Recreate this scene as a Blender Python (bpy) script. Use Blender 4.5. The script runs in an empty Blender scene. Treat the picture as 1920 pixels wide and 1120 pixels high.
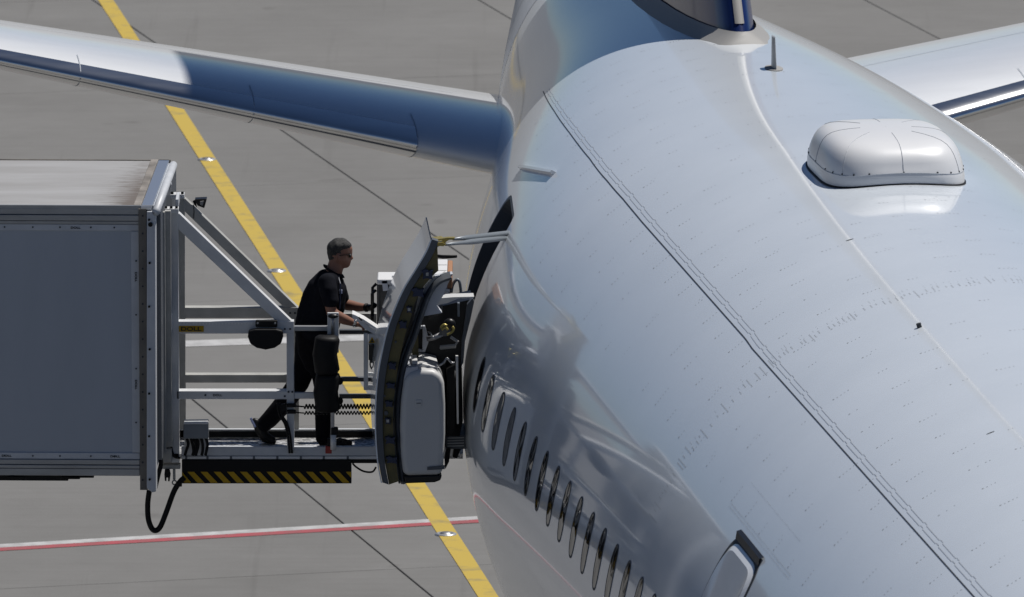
import bpy, bmesh, math, random
from math import sin, cos, radians, pi
from mathutils import Vector, Matrix
random.seed(7)

# ------------------------------------------------------------------ camera, sky, sun, exposure
scene = bpy.context.scene
COL = scene.collection
FPX = 20500.0                      # focal length in pixels of a 1920 px wide picture
PITCH = radians(10.1)
CAM = Vector((1.4997, -83.8793, 21.0837))
cam_d = bpy.data.cameras.new('camera'); cam = bpy.data.objects.new('camera', cam_d); COL.objects.link(cam)
cam_d.sensor_width = 36; cam_d.lens = FPX / 1920 * 36; cam_d.clip_start = 1; cam_d.clip_end = 6000
cam.location = CAM; cam.rotation_euler = (pi / 2 - PITCH, 0, 0)
cam_d.dof.use_dof = True; cam_d.dof.focus_distance = 83.5; cam_d.dof.aperture_fstop = 9.0
scene.camera = cam

TO_SUN = Vector((0.335, 0.25, 0.91)).normalized()
SUN_EL = math.asin(TO_SUN.z); SUN_AZ = math.atan2(TO_SUN.x, TO_SUN.y)
world = bpy.data.worlds.new('World'); scene.world = world; world.use_nodes = True
wn = world.node_tree; wn.nodes.clear()
sky = wn.nodes.new('ShaderNodeTexSky'); sky.sky_type = 'NISHITA'; sky.sun_disc = False
sky.sun_elevation = SUN_EL; sky.sun_rotation = SUN_AZ; sky.altitude = 2200; sky.air_density = 0.75; sky.dust_density = 0.0; sky.ozone_density = 6.0
bg = wn.nodes.new('ShaderNodeBackground'); bg.inputs['Strength'].default_value = 0.05
wo = wn.nodes.new('ShaderNodeOutputWorld')
wn.links.new(sky.outputs[0], bg.inputs[0]); wn.links.new(bg.outputs[0], wo.inputs[0])
sun_d = bpy.data.lights.new('sun', 'SUN'); sun_d.energy = 5.0; sun_d.angle = radians(0.53); sun_d.color = (1.0, 0.965, 0.92)
sun = bpy.data.objects.new('sun', sun_d); COL.objects.link(sun)
sun.rotation_euler = (-TO_SUN).to_track_quat('-Z', 'Y').to_euler(); sun.location = (20, 20, 60)
vs = scene.view_settings; vs.view_transform = 'Standard'; vs.look = 'None'; vs.gamma = 1; vs.exposure = -0.18; vs.use_curve_mapping = False
scene.cycles.max_bounces = 8; scene.cycles.glossy_bounces = 5; scene.cycles.sample_clamp_indirect = 6

# ------------------------------------------------------------------ helpers
cp, sp = cos(PITCH), sin(PITCH)
def at(px, py, Y):
    """the point of the plane y = Y that stands at this place of the photograph (photo measured in 1920 x 1120)"""
    u = (px - 960) / FPX; v = (560 - py) / FPX
    r = Vector((u, cp + v * sp, -sp + v * cp))
    return CAM + r * ((Y - CAM.y) / r.y)
def atz(px, py, Z):
    u = (px - 960) / FPX; v = (560 - py) / FPX
    r = Vector((u, cp + v * sp, -sp + v * cp))
    return CAM + r * ((Z - CAM.z) / r.z)

class MB:
    def __init__(s): s.v = []; s.f = []
    def add(s, vs, fs):
        o = len(s.v); s.v += [tuple(p) for p in vs]; s.f += [tuple(i + o for i in f) for f in fs]; return s
    def box(s, x0, x1, y0, y1, z0, z1):
        x0, x1 = sorted((x0, x1)); y0, y1 = sorted((y0, y1)); z0, z1 = sorted((z0, z1))
        return s.add([(x0,y0,z0),(x1,y0,z0),(x1,y1,z0),(x0,y1,z0),(x0,y0,z1),(x1,y0,z1),(x1,y1,z1),(x0,y1,z1)],
                     [(0,3,2,1),(4,5,6,7),(0,1,5,4),(1,2,6,5),(2,3,7,6),(3,0,4,7)])
    def pbox(s, x0, y0, x1, y1, Y, dep):
        a = at(min(x0,x1), max(y0,y1), Y); b = at(max(x0,x1), min(y0,y1), Y)
        return s.box(a.x, b.x, Y, Y + dep, a.z, b.z)
    def prism(s, pts, vec):
        """closed outline of 3-D points swept along vec"""
        n = len(pts); vec = Vector(vec); a = [Vector(p) for p in pts]; b = [p + vec for p in a]
        nrm = Vector((0,0,0))
        for i in range(n): nrm += (a[i] - a[0]).cross(a[(i + 1) % n] - a[0])
        if nrm.dot(vec) > 0: a = a[::-1]; b = b[::-1]
        fs = [tuple(range(n)), tuple(range(2 * n - 1, n - 1, -1))]
        fs += [((i + 1) % n, i, n + i, n + (i + 1) % n) for i in range(n)]
        return s.add(a + b, fs)
    def ppoly(s, px, Y, dep): return s.prism([at(x, y, Y) for x, y in px], (0, dep, 0))
    def tube(s, path, r, n=8, cap=True):
        path = [Vector(p) for p in path]; m = len(path)
        rs = r if isinstance(r, (list, tuple)) else [r] * m
        t0 = (path[1] - path[0]).normalized()
        ref = Vector((0,0,1)) if abs(t0.z) < .9 else Vector((1,0,0))
        nx = t0.cross(ref).normalized(); vs = []
        for i, p in enumerate(path):
            t = (path[min(i+1, m-1)] - path[max(i-1, 0)]).normalized()
            nx = (nx - t * nx.dot(t)).normalized(); ny = t.cross(nx)
            for k in range(n):
                a = 2 * pi * k / n; vs.append(p + (nx * cos(a) + ny * sin(a)) * rs[i])
        fs = [(i*n+k, i*n+(k+1)%n, (i+1)*n+(k+1)%n, (i+1)*n+k) for i in range(m-1) for k in range(n)]
        if cap: fs += [tuple(range(n-1, -1, -1)), tuple((m-1)*n+k for k in range(n))]
        return s.add(vs, fs)
    def ptube(s, px, r, n=8): return s.tube([at(*p) for p in px], r, n)
    def ball(s, c, r, nu=12, nv=8, sc=(1,1,1)):
        c = Vector(c); vs = [c + Vector((0,0,r*sc[2]))]
        for i in range(1, nv):
            a = pi*i/nv
            for k in range(nu):
                b = 2*pi*k/nu; vs.append(c + Vector((r*sc[0]*sin(a)*cos(b), r*sc[1]*sin(a)*sin(b), r*sc[2]*cos(a))))
        vs.append(c - Vector((0,0,r*sc[2])))
        fs = [(0, 1+k, 1+(k+1)%nu) for k in range(nu)]
        fs += [(1+i*nu+k, 1+(i+1)*nu+k, 1+(i+1)*nu+(k+1)%nu, 1+i*nu+(k+1)%nu) for i in range(nv-2) for k in range(nu)]
        e = len(vs)-1; fs += [(e, e-nu+(k+1)%nu, e-nu+k) for k in range(nu)]
        return s.add(vs, fs)
    def grid(s, rows, close_u=False, close_v=False, flip=False):
        m = len(rows); n = len(rows[0]); vs = [p for r in rows for p in r]; fs = []
        for i in range(m if close_v else m-1):
            for k in range(n if close_u else n-1):
                q = (i*n+k, i*n+(k+1)%n, ((i+1)%m)*n+(k+1)%n, ((i+1)%m)*n+k)
                fs.append(q[::-1] if flip else q)
        return s.add(vs, fs)
    def build(s, name, mat, parent=None, smooth=False, origin=None, bevel=0):
        me = bpy.data.meshes.new(name); o = bpy.data.objects.new(name, me); COL.objects.link(o)
        off = Vector((0,0,0))
        if parent is not None: off = Vector(parent.get('_o', (0,0,0)))
        elif origin is not None: off = Vector(origin)
        me.from_pydata([tuple(Vector(p) - off) for p in s.v], [], s.f); me.update()
        if parent is not None:
            o.parent = parent; o['_o'] = tuple(off)
        else:
            o.location = off; o['_o'] = tuple(off)
        me.materials.append(mat)
        if smooth:
            for p in me.polygons: p.use_smooth = True
        if bevel:
            b = o.modifiers.new('bevel', 'BEVEL'); b.width = bevel; b.segments = 2; b.limit_method = 'ANGLE'
        return o
def empty(name, loc, label, cat, group=None):
    o = bpy.data.objects.new(name, None); COL.objects.link(o); o.location = loc; o['_o'] = tuple(loc)
    o.empty_display_size = .2
    o['label'] = label; o['category'] = cat
    if group: o['group'] = group
    return o
def smooth_angle(o, deg=35):
    for p in o.data.polygons: p.use_smooth = True
    o.data.set_sharp_from_angle(angle=radians(deg))
    return o

# ------------------------------------------------------------------ materials
def mat(name, col, rough=.5, metal=0, coat=0, spec=.5, coat_rough=.03):
    m = bpy.data.materials.new(name); m.use_nodes = True; b = m.node_tree.nodes['Principled BSDF']
    b.inputs['Base Color'].default_value = (*col, 1); b.inputs['Roughness'].default_value = rough
    b.inputs['Metallic'].default_value = metal; b.inputs['Coat Weight'].default_value = coat
    b.inputs['Coat Roughness'].default_value = coat_rough; b.inputs['Specular IOR Level'].default_value = spec
    return m
def node(m, t, **kw):
    n = m.node_tree.nodes.new(t)
    for k, v in kw.items():
        if k in n.inputs: n.inputs[k].default_value = v
        else: setattr(n, k, v)
    return n
def lk(m, a, b): m.node_tree.links.new(a, b)
def noisy(m, scale, c0, c1, lo=.35, hi=.65, detail=6, stretch=(1,1,1), bump=0, bump_scale=None, rough_var=0, coords='position'):
    """mottle the base colour between c0 and c1 and give a little relief"""
    b = m.node_tree.nodes['Principled BSDF']
    g = node(m, 'ShaderNodeNewGeometry'); mp = node(m, 'ShaderNodeMapping'); mp.inputs['Scale'].default_value = stretch
    lk(m, g.outputs['Position'], mp.inputs['Vector'])
    n = node(m, 'ShaderNodeTexNoise', Scale=scale, Detail=detail, Roughness=.6); lk(m, mp.outputs[0], n.inputs['Vector'])
    r = node(m, 'ShaderNodeValToRGB'); r.color_ramp.elements[0].position = lo; r.color_ramp.elements[1].position = hi
    r.color_ramp.elements[0].color = (*c0, 1); r.color_ramp.elements[1].color = (*c1, 1)
    lk(m, n.outputs['Fac'], r.inputs['Fac']); lk(m, r.outputs['Color'], b.inputs['Base Color'])
    if bump:
        n2 = node(m, 'ShaderNodeTexNoise', Scale=bump_scale or scale * 4, Detail=4); lk(m, mp.outputs[0], n2.inputs['Vector'])
        bp = node(m, 'ShaderNodeBump', Strength=bump, Distance=.01); lk(m, n2.outputs['Fac'], bp.inputs['Height']); lk(m, bp.outputs[0], b.inputs['Normal'])
    if rough_var:
        mr = node(m, 'ShaderNodeMapRange'); mr.inputs['To Min'].default_value = b.inputs['Roughness'].default_value - rough_var
        mr.inputs['To Max'].default_value = b.inputs['Roughness'].default_value + rough_var
        lk(m, n.outputs['Fac'], mr.inputs['Value']); lk(m, mr.outputs[0], b.inputs['Roughness'])
    return m, n, r
def wavy(m, scale, dist, stretch=(1,1,1), coat=True):
    b = m.node_tree.nodes['Principled BSDF']
    g = node(m, 'ShaderNodeNewGeometry'); mp = node(m, 'ShaderNodeMapping'); mp.inputs['Scale'].default_value = stretch
    mp.inputs['Rotation'].default_value = (0, 0, radians(7.9))
    lk(m, g.outputs['Position'], mp.inputs['Vector'])
    n = node(m, 'ShaderNodeTexNoise', Scale=scale, Detail=1.5); lk(m, mp.outputs[0], n.inputs['Vector'])
    bp = node(m, 'ShaderNodeBump', Strength=1.0, Distance=dist); lk(m, n.outputs['Fac'], bp.inputs['Height'])
    lk(m, bp.outputs[0], b.inputs['Normal'])
    if coat: lk(m, bp.outputs[0], b.inputs['Coat Normal'])

M = {}
M['white'] = mat('aircraft_white_paint_sky_tint', (.78, .83, .885), .35, coat=1.0, coat_rough=.055)  # white paint; the blue sky reflection is tinted into its base colour
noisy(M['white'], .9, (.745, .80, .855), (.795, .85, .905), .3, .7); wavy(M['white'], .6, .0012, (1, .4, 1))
M['white2'] = mat('stabiliser_white_paint', (.72, .73, .75), .35, coat=.8, coat_rough=.06)
noisy(M['white2'], .8, (.76, .78, .80), (.83, .85, .87), .3, .7, stretch=(1, 3, 1))
M['tailgrey'] = mat('tail_cone_grey_paint', (.56, .56, .56), .42, coat=.2, coat_rough=.2)
noisy(M['tailgrey'], 1.5, (.50, .50, .50), (.60, .60, .60), .3, .7)
M['blue'] = mat('fin_blue_paint', (.008, .022, .105), .3, coat=.5, coat_rough=.08, spec=.3)
M['chrome'] = mat('polished_leading_edge', (.80, .80, .80), .2, 1)
noisy(M['chrome'], 2.0, (.70, .70, .71), (.84, .84, .83), .3, .7, stretch=(.4, 2, 2), rough_var=.05)
M['finle'] = mat('worn_fin_edge_metal', (.30, .29, .275), .5, 0)
M['seal'] = mat('grey_sealant', (.30, .295, .285), .6)
M['seam'] = mat('dark_panel_gap', (.03, .035, .042), .7)
M['seam2'] = mat('panel_edge_step', (.40, .43, .47), .6)
M['rivet'] = mat('rivet_heads', (.30, .32, .345), .5)
M['glass'] = mat('dark_cabin_glass', (.012, .013, .015), .04, spec=.45)
M['wframe'] = mat('window_frame', (.09, .094, .10), .6, spec=.2)
M['dome'] = mat('radome_paint', (.73, .74, .755), .38, coat=.35, coat_rough=.12)
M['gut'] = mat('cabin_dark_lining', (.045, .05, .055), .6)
M['jamb'] = mat('door_frame_dark', (.09, .10, .11), .45)
M['rubber'] = mat('black_rubber', (.007, .007, .0075), .55, spec=.22)
M['black'] = mat('black_plastic', (.008, .008, .0085), .38, spec=.35)
M['dseal'] = mat('dark_grey_door_seal', (.085, .095, .11), .5)
M['primer'] = mat('greenish_yellow_primer', (.145, .115, .038), .5)
noisy(M['primer'], 12, (.10, .085, .035), (.17, .135, .04), .3, .7)
M['clip'] = mat('dark_blue_clip', (.012, .022, .06), .45)
M['liner'] = mat('pale_grey_cabin_plastic', (.50, .52, .56), .45)
M['bustle'] = mat('slide_cover_plastic', (.56, .56, .555), .42)
M['yellowpart'] = mat('anodised_gold_bracket', (.42, .34, .10), .35, .5)
M['strut'] = mat('grey_painted_strut', (.20, .225, .25), .4, .2)
M['alu'] = mat('dull_aluminium', (.46, .47, .48), .42, .55)
noisy(M['alu'], 9, (.28, .29, .30), (.40, .41, .42), .3, .7, stretch=(.3, 1, 1), rough_var=.08)
M['aluS'] = mat('bright_aluminium_sheet', (.66, .69, .74), .28, .85)
M['tpanel'] = mat('truck_side_panel', (.22, .24, .275), .5)
noisy(M['tpanel'], 2.2, (.38, .415, .465), (.415, .45, .50), .3, .7, detail=9, stretch=(1.5, 1, .35), bump=.03, bump_scale=1.4, rough_var=.08)
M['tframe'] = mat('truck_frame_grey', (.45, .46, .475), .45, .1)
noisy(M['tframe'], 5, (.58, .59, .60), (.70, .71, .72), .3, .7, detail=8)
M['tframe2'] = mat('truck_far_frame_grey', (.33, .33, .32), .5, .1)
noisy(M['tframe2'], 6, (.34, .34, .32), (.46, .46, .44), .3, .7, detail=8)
M['twhite'] = mat('truck_white_post', (.56, .58, .61), .45)
noisy(M['twhite'], 6, (.48, .50, .53), (.58, .60, .63), .3, .7, detail=8)
M['brown'] = mat('weathered_bronze_post', (.17, .155, .135), .55, .2)
noisy(M['brown'], 5, (.11, .10, .09), (.22, .20, .17), .3, .7, detail=8, stretch=(1, 1, .5))
M['roof'] = mat('weathered_white_roof', (.5, .5, .5), .6)
m, n, r = noisy(M['roof'], 1.3, (.25, .245, .24), (.37, .372, .378), .3, .7, detail=8, stretch=(.35, 1.5, 1))
def roof_dirt(m, ramp):
    b = m.node_tree.nodes['Principled BSDF']; g = node(m, 'ShaderNodeNewGeometry'); sx = node(m, 'ShaderNodeSeparateXYZ'); lk(m, g.outputs['Position'], sx.inputs[0])
    mr = node(m, 'ShaderNodeMapRange'); mr.inputs['From Min'].default_value = -2.05; mr.inputs['From Max'].default_value = -1.42; lk(m, sx.outputs[0], mr.inputs['Value'])
    mp = node(m, 'ShaderNodeMapping'); mp.inputs['Scale'].default_value = (1.6, 7, 1); lk(m, g.outputs['Position'], mp.inputs['Vector'])
    nz = node(m, 'ShaderNodeTexNoise', Scale=3.0, Detail=9, Roughness=.72); lk(m, mp.outputs[0], nz.inputs['Vector'])
    yr = node(m, 'ShaderNodeMapRange'); yr.inputs['From Min'].default_value = 1.3; yr.inputs['From Max'].default_value = -.6; yr.inputs['To Min'].default_value = .35; lk(m, sx.outputs[1], yr.inputs['Value'])
    a = node(m, 'ShaderNodeMath', operation='POWER'); a.inputs[1].default_value = 2.2; lk(m, mr.outputs[0], a.inputs[0])
    a2 = node(m, 'ShaderNodeMath', operation='MULTIPLY'); lk(m, a.outputs[0], a2.inputs[0]); lk(m, yr.outputs[0], a2.inputs[1])
    c = node(m, 'ShaderNodeMath', operation='MULTIPLY_ADD'); c.inputs[1].default_value = .62; lk(m, a2.outputs[0], c.inputs[0]); lk(m, nz.outputs['Fac'], c.inputs[2])
    r2 = node(m, 'ShaderNodeMapRange'); r2.inputs['From Min'].default_value = .66; r2.inputs['From Max'].default_value = 1.02; lk(m, c.outputs[0], r2.inputs['Value'])
    mx = node(m, 'ShaderNodeMix', data_type='RGBA'); lk(m, r2.outputs[0], mx.inputs['Factor']); lk(m, ramp.outputs['Color'], mx.inputs[6]); mx.inputs[7].default_value = (.13, .11, .095, 1); lk(m, mx.outputs[2], b.inputs['Base Color'])
roof_dirt(M['roof'], r)
M['grime'] = mat('roof_edge_grime', (.17, .15, .13), .7); noisy(M['grime'], 4, (.10, .09, .08), (.34, .31, .28), .3, .75, detail=8)
M['hazY'] = mat('hazard_yellow', (.50, .30, .012), .55, spec=.25)
M['hazB'] = mat('hazard_black', (.006, .006, .0065), .55, spec=.2)
M['ink'] = mat('black_lettering', (.012, .012, .012), .6)
M['box'] = mat('grey_junction_box', (.20, .22, .24), .45)
M['deck'] = mat('galvanised_grating', (.42, .42, .42), .4, .6)
noisy(M['deck'], 30, (.20, .20, .20), (.80, .80, .80), .38, .62, detail=2, bump=.9, bump_scale=40)
M['red'] = mat('red_plastic', (.30, .02, .015), .45)
M['steel'] = mat('scuffed_steel', (.42, .42, .43), .38, .8)
noisy(M['steel'], 14, (.18, .18, .19), (.50, .50, .51), .3, .7, detail=8, rough_var=.1)
M['trol'] = mat('trolley_lid', (.72, .72, .72), .4)
M['trolside'] = mat('trolley_dark_side', (.05, .05, .052), .4, .3)
noisy(M['trolside'], 10, (.028, .028, .03), (.09, .088, .085), .3, .7, detail=8)
M['card'] = mat('brown_cardboard', (.34, .17, .09), .8)
M['paper'] = mat('white_paper', (.66, .68, .72), .7)
M['skin'] = mat('skin', (.235, .118, .083), .5, spec=.3); M['skin'].node_tree.nodes['Principled BSDF'].inputs['Subsurface Weight'].default_value = .05
M['hair'] = mat('short_dark_grey_hair', (.045, .042, .04), .6)
noisy(M['hair'], 90, (.007, .0066, .0063), (.040, .038, .036), .35, .7, detail=4, bump=.9, bump_scale=160)
M['shirt'] = mat('black_navy_shirt', (.010, .011, .017), .9, spec=.1); noisy(M['shirt'], 14, (.005, .0055, .009), (.009, .010, .015), .3, .7, bump=.7, bump_scale=11)
M['trou'] = mat('black_trousers', (.009, .009, .012), .9, spec=.1); noisy(M['trou'], 14, (.004, .004, .006), (.007, .007, .010), .3, .7, bump=.8, bump_scale=9)
M['shoe'] = mat('black_leather', (.007, .007, .007), .45, spec=.3)
M['reflect'] = mat('reflective_blue_grey_tape', (.20, .24, .42), .4)
M['badge'] = mat('pale_badge', (.55, .58, .75), .4)
M['watch'] = mat('steel_watch', (.7, .7, .7), .2, 1)
M['yline'] = mat('yellow_road_paint', (.62, .40, .03), .7)
noisy(M['yline'], 3.5, (.27, .215, .085), (.46, .33, .05), .30, .48, detail=10)
M['wline'] = mat('white_road_paint', (.62, .62, .62), .7); noisy(M['wline'], 5, (.30, .30, .30), (.46, .46, .46), .3, .6, detail=9)
M['rline'] = mat('red_road_paint', (.50, .06, .085), .7); noisy(M['rline'], 4, (.22, .085, .085), (.36, .06, .075), .3, .6, detail=9)
M['joint'] = mat('dark_joint_sealant', (.055, .053, .05), .8)
M['lightring'] = mat('cast_metal_light', (.60, .60, .60), .35, .7)

def concrete():
    m = mat('apron_concrete', (.27, .265, .255), .85, spec=.3); b = m.node_tree.nodes['Principled BSDF']
    g = node(m, 'ShaderNodeNewGeometry'); oi = node(m, 'ShaderNodeObjectInfo')
    mp = node(m, 'ShaderNodeMapping'); mp.inputs['Rotation'].default_value = (0, 0, radians(-14.2)); lk(m, g.outputs['Position'], mp.inputs['Vector'])
    n1 = node(m, 'ShaderNodeTexNoise', Scale=.35, Detail=7, Roughness=.62); lk(m, mp.outputs[0], n1.inputs['Vector'])
    mp2 = node(m, 'ShaderNodeMapping'); mp2.inputs['Scale'].default_value = (.25, 7, 1); mp2.inputs['Rotation'].default_value = (0, 0, radians(-14.2)); lk(m, g.outputs['Position'], mp2.inputs['Vector'])
    n2 = node(m, 'ShaderNodeTexNoise', Scale=1.2, Detail=5, Roughness=.6); lk(m, mp2.outputs[0], n2.inputs['Vector'])
    n3 = node(m, 'ShaderNodeTexNoise', Scale=38, Detail=3); lk(m, g.outputs['Position'], n3.inputs['Vector'])
    n4 = node(m, 'ShaderNodeTexNoise', Scale=2.2, Detail=8, Roughness=.7); lk(m, g.outputs['Position'], n4.inputs['Vector'])
    def mixf(a, bv, f):
        x = node(m, 'ShaderNodeMath', operation='MULTIPLY_ADD'); x.inputs[1].default_value = f; lk(m, a, x.inputs[0])
        if hasattr(bv, 'node'): lk(m, bv, x.inputs[2])
        else: x.inputs[2].default_value = bv
        return x.outputs[0]
    v = mixf(n1.outputs['Fac'], -.28, .34); v = mixf(n2.outputs['Fac'], v, .15); v = mixf(n3.outputs['Fac'], v, .10)
    v = mixf(n4.outputs['Fac'], v, .16); v = mixf(oi.outputs['Random'], v, .05)
    r = node(m, 'ShaderNodeValToRGB'); r.color_ramp.elements[0].position = 0.0; r.color_ramp.elements[1].position = .26
    r.color_ramp.elements[0].color = (.142, .140, .135, 1); r.color_ramp.elements[1].color = (.196, .194, .189, 1)
    lk(m, v, r.inputs['Fac'])
    # small oil spots
    n5 = node(m, 'ShaderNodeTexNoise', Scale=1.1, Detail=2); lk(m, g.outputs['Position'], n5.inputs['Vector'])
    r5 = node(m, 'ShaderNodeValToRGB'); r5.color_ramp.elements[0].position = .70; r5.color_ramp.elements[1].position = .78
    r5.color_ramp.elements[0].color = (1, 1, 1, 1); r5.color_ramp.elements[1].color = (.72, .71, .70, 1); lk(m, n5.outputs['Fac'], r5.inputs['Fac'])
    mx = node(m, 'ShaderNodeMix', data_type='RGBA', blend_type='MULTIPLY'); mx.inputs['Factor'].default_value = 1
    lk(m, r.outputs[0], mx.inputs[6]); lk(m, r5.outputs[0], mx.inputs[7]); lk(m, mx.outputs[2], b.inputs['Base Color'])
    mp6 = node(m, 'ShaderNodeMapping'); mp6.inputs['Rotation'].default_value = (0, 0, radians(20)); mp6.inputs['Scale'].default_value = (2.2, .05, 1); lk(m, g.outputs['Position'], mp6.inputs['Vector'])
    n6 = node(m, 'ShaderNodeTexNoise', Scale=1.0, Detail=4, Roughness=.65); lk(m, mp6.outputs[0], n6.inputs['Vector'])
    r6 = node(m, 'ShaderNodeValToRGB'); r6.color_ramp.elements[0].position = .60; r6.color_ramp.elements[1].position = .74
    r6.color_ramp.elements[0].color = (1, 1, 1, 1); r6.color_ramp.elements[1].color = (.84, .835, .83, 1); lk(m, n6.outputs['Fac'], r6.inputs['Fac'])
    mx2 = node(m, 'ShaderNodeMix', data_type='RGBA', blend_type='MULTIPLY'); mx2.inputs['Factor'].default_value = 1
    lk(m, mx.outputs[2], mx2.inputs[6]); lk(m, r6.outputs[0], mx2.inputs[7]); lk(m, mx2.outputs[2], b.inputs['Base Color'])
    bp = node(m, 'ShaderNodeBump', Strength=.35, Distance=.004); lk(m, n3.outputs['Fac'], bp.inputs['Height']); lk(m, bp.outputs[0], b.inputs['Normal'])
    return m
M['concrete'] = concrete()

# ------------------------------------------------------------------ apron
g = MB(); S_ = 3000
g.add([(-S_, -S_, -.03), (S_, -S_, -.03), (S_, S_, -.03), (-S_, S_, -.03)], [(0, 1, 2, 3)])
apron = g.build('apron', M['concrete']); apron['kind'] = 'structure'; apron['label'] = 'grey concrete apron'
ua = radians(-75.8); UA = Vector((cos(ua), sin(ua), 0)); NA = Vector((-sin(ua), cos(ua), 0))     # along and across the slabs
SW, SL, GAP, GAPL = 4.86, 7.4, .017, .008
N0 = 10.06; U0 = -41.1
gj = MB(); c0 = NA * (N0 - 4.5 * SW) + UA * (U0 - 5.5 * SL); c1 = NA * (N0 + 6.5 * SW) + UA * (U0 - 5.5 * SL)
c2 = NA * (N0 + 6.5 * SW) + UA * (U0 + 5.5 * SL); c3 = NA * (N0 - 4.5 * SW) + UA * (U0 + 5.5 * SL)
gj.add([p + Vector((0, 0, -.018)) for p in (c0, c3, c2, c1)], [(0, 1, 2, 3)])
gj.build('joint_sealant', M['joint'], apron)
slab = None
for i in range(-4, 6):
    for j in range(-5, 5):
        if slab is None:
            q = MB(); a, b_ = SW / 2 - GAP / 2, SL / 2 - GAPL / 2; e = .005
            top = [NA * sx * (a - e) + UA * sy * (b_ - e) for sx, sy in ((-1,-1),(1,-1),(1,1),(-1,1))]
            low = [NA * sx * a + UA * sy * b_ + Vector((0,0,-e)) for sx, sy in ((-1,-1),(1,-1),(1,1),(-1,1))]
            bot = [p + Vector((0,0,-.016)) for p in low]
            q.add(top + low + bot, [(3,2,1,0)] + [(k, (k+1)%4, 4+(k+1)%4, 4+k) for k in range(4)] + [(4+k, 4+(k+1)%4, 8+(k+1)%4, 8+k) for k in range(4)])
            o = q.build('concrete_slab', M['concrete'], apron); slab = o
            bm = bmesh.new(); bm.from_mesh(o.data); bmesh.ops.recalc_face_normals(bm, faces=bm.faces)
            up = max(bm.faces, key=lambda f: f.calc_area())
            if up.normal.z < 0: bmesh.ops.reverse_faces(bm, faces=bm.faces)
            bm.to_mesh(o.data); bm.free()
        else:
            o = slab.copy(); COL.objects.link(o); o.parent = apron
        o.location = NA * (N0 + (i + .5) * SW) + UA * (U0 + (j + .5) * SL) + Vector((0, 0, random.uniform(-.0012, .0012)))

def strip(name, p, q, w, z, m_, label):
    p, q = Vector((p[0], p[1], z)), Vector((q[0], q[1], z)); t = (q - p).normalized(); nn = Vector((-t.y, t.x, 0)) * (w / 2)
    s_ = MB(); k = 60; rnd = random.Random(3); L_, R_ = [], []
    for i in range(k + 1):
        c = p.lerp(q, i / k); L_.append(c + nn * (1 + rnd.uniform(-.03, .03))); R_.append(c - nn * (1 + rnd.uniform(-.03, .03)))
    s_.grid([R_, L_]); o = s_.build(name, m_); o['kind'] = 'structure'; o['label'] = label
    return o
def ext(p, q, a, b_):
    v = (Vector(q) - Vector(p)).normalized(); return Vector(p) - v * a, Vector(q) + v * b_
p, q = ext((-3.779, 56.604), (1.271, 18.246), 30, 40)
strip('yellow_line', p, q, .195, .006, M['yline'], 'yellow painted guide line crossing the apron')
p, q = ext((-3.495, 20.70), (1.150, 22.10), 12, 12)
strip('white_line', p, q, .16, .005, M['wline'], 'white painted line bordering the red line')
p, q = ext((-3.485, 20.535), (1.150, 21.935), 12, 12)
strip('red_line', p, q, .15, .005, M['rline'], 'thin red painted line below the white one')
p, q = ext((-2.03, 31.69), (.0, 32.07), 4, 5)
strip('white_line', p, q, .36, .005, M['wline'], 'white painted line seen through the platform railing')
for (px, py, lab) in ((388, 300, 'round metal inset light in the yellow line, farthest of three, near the truck roof'),
                      (519, 509, 'round metal inset light in the yellow line beside the raised diagonal braces'),
                      (836, 1003, 'round metal inset light in the yellow line below the red line, nearest of three')):
    c = atz(px, py, .0); e = empty('inset_light', (c.x, c.y, 0), lab, 'ground light', 'inset lights along the yellow line')
    q = MB(); prof = [(.108, .001), (.108, .009), (.092, .017), (.070, .019), (.066, .014)]
    q.grid([[c + Vector((r_*cos(a*pi/12), r_*sin(a*pi/12), z)) for a in range(24)] for r_, z in prof], close_u=True)
    q.build('rim', M['lightring'], e, smooth=True)
    q = MB(); prof = [(.065, .010), (.062, .020), (.045, .027), (.0001, .029)]
    q.grid([[c + Vector((r_*cos(a*pi/12), r_*sin(a*pi/12), z)) for a in range(24)] for r_, z in prof], close_u=True)
    q.build('cover', M['steel'], e, smooth=True)

# ------------------------------------------------------------------ aircraft
AX = radians(82.0856); O = Vector((4.1217, -2.5976, 5.064)); RF = 2.731
DF = Vector((cos(AX), -sin(AX), 0)); LF = Vector((-sin(AX), -cos(AX), 0)); UP = Vector((0, 0, 1))     # forward, door side, up
KW = [2.731, 2.71, 2.5, 2.2, 1.81, 1.44, 1.13, .82, .45, .12, .0, .0]
KT = [2.731, 2.705, 2.675, 2.63, 2.55, 2.44, 2.32, 2.19, 2.06, 1.91, 1.75, 1.57]
KB = [-2.731, -2.46, -2.06, -1.73, -1.48, -1.25, -1.0, -.70, -.33, .1, .5, .85]
def spline2(v, h=2.0):
    n_ = len(v); a = [0.0] * n_; b_ = [0.0] * n_; c = [0.0] * n_; d_ = [0.0] * n_         # clamped flat at the front, natural at the tail
    b_[0] = 2; c[0] = 1; d_[0] = 6 * (v[1] - v[0]) / h / h; b_[-1] = 1
    for i in range(1, n_ - 1): a[i] = 1; b_[i] = 4; c[i] = 1; d_[i] = 6 * (v[i+1] - 2 * v[i] + v[i-1]) / h / h
    for i in range(1, n_): m_ = a[i] / b_[i-1]; b_[i] -= m_ * c[i-1]; d_[i] -= m_ * d_[i-1]
    x = [0.0] * n_; x[-1] = d_[-1] / b_[-1]
    for i in range(n_ - 2, -1, -1): x[i] = (d_[i] - c[i] * x[i+1]) / b_[i]
    return x
S2 = {id(k): spline2(k) for k in (KW, KT, KB)}
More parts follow.
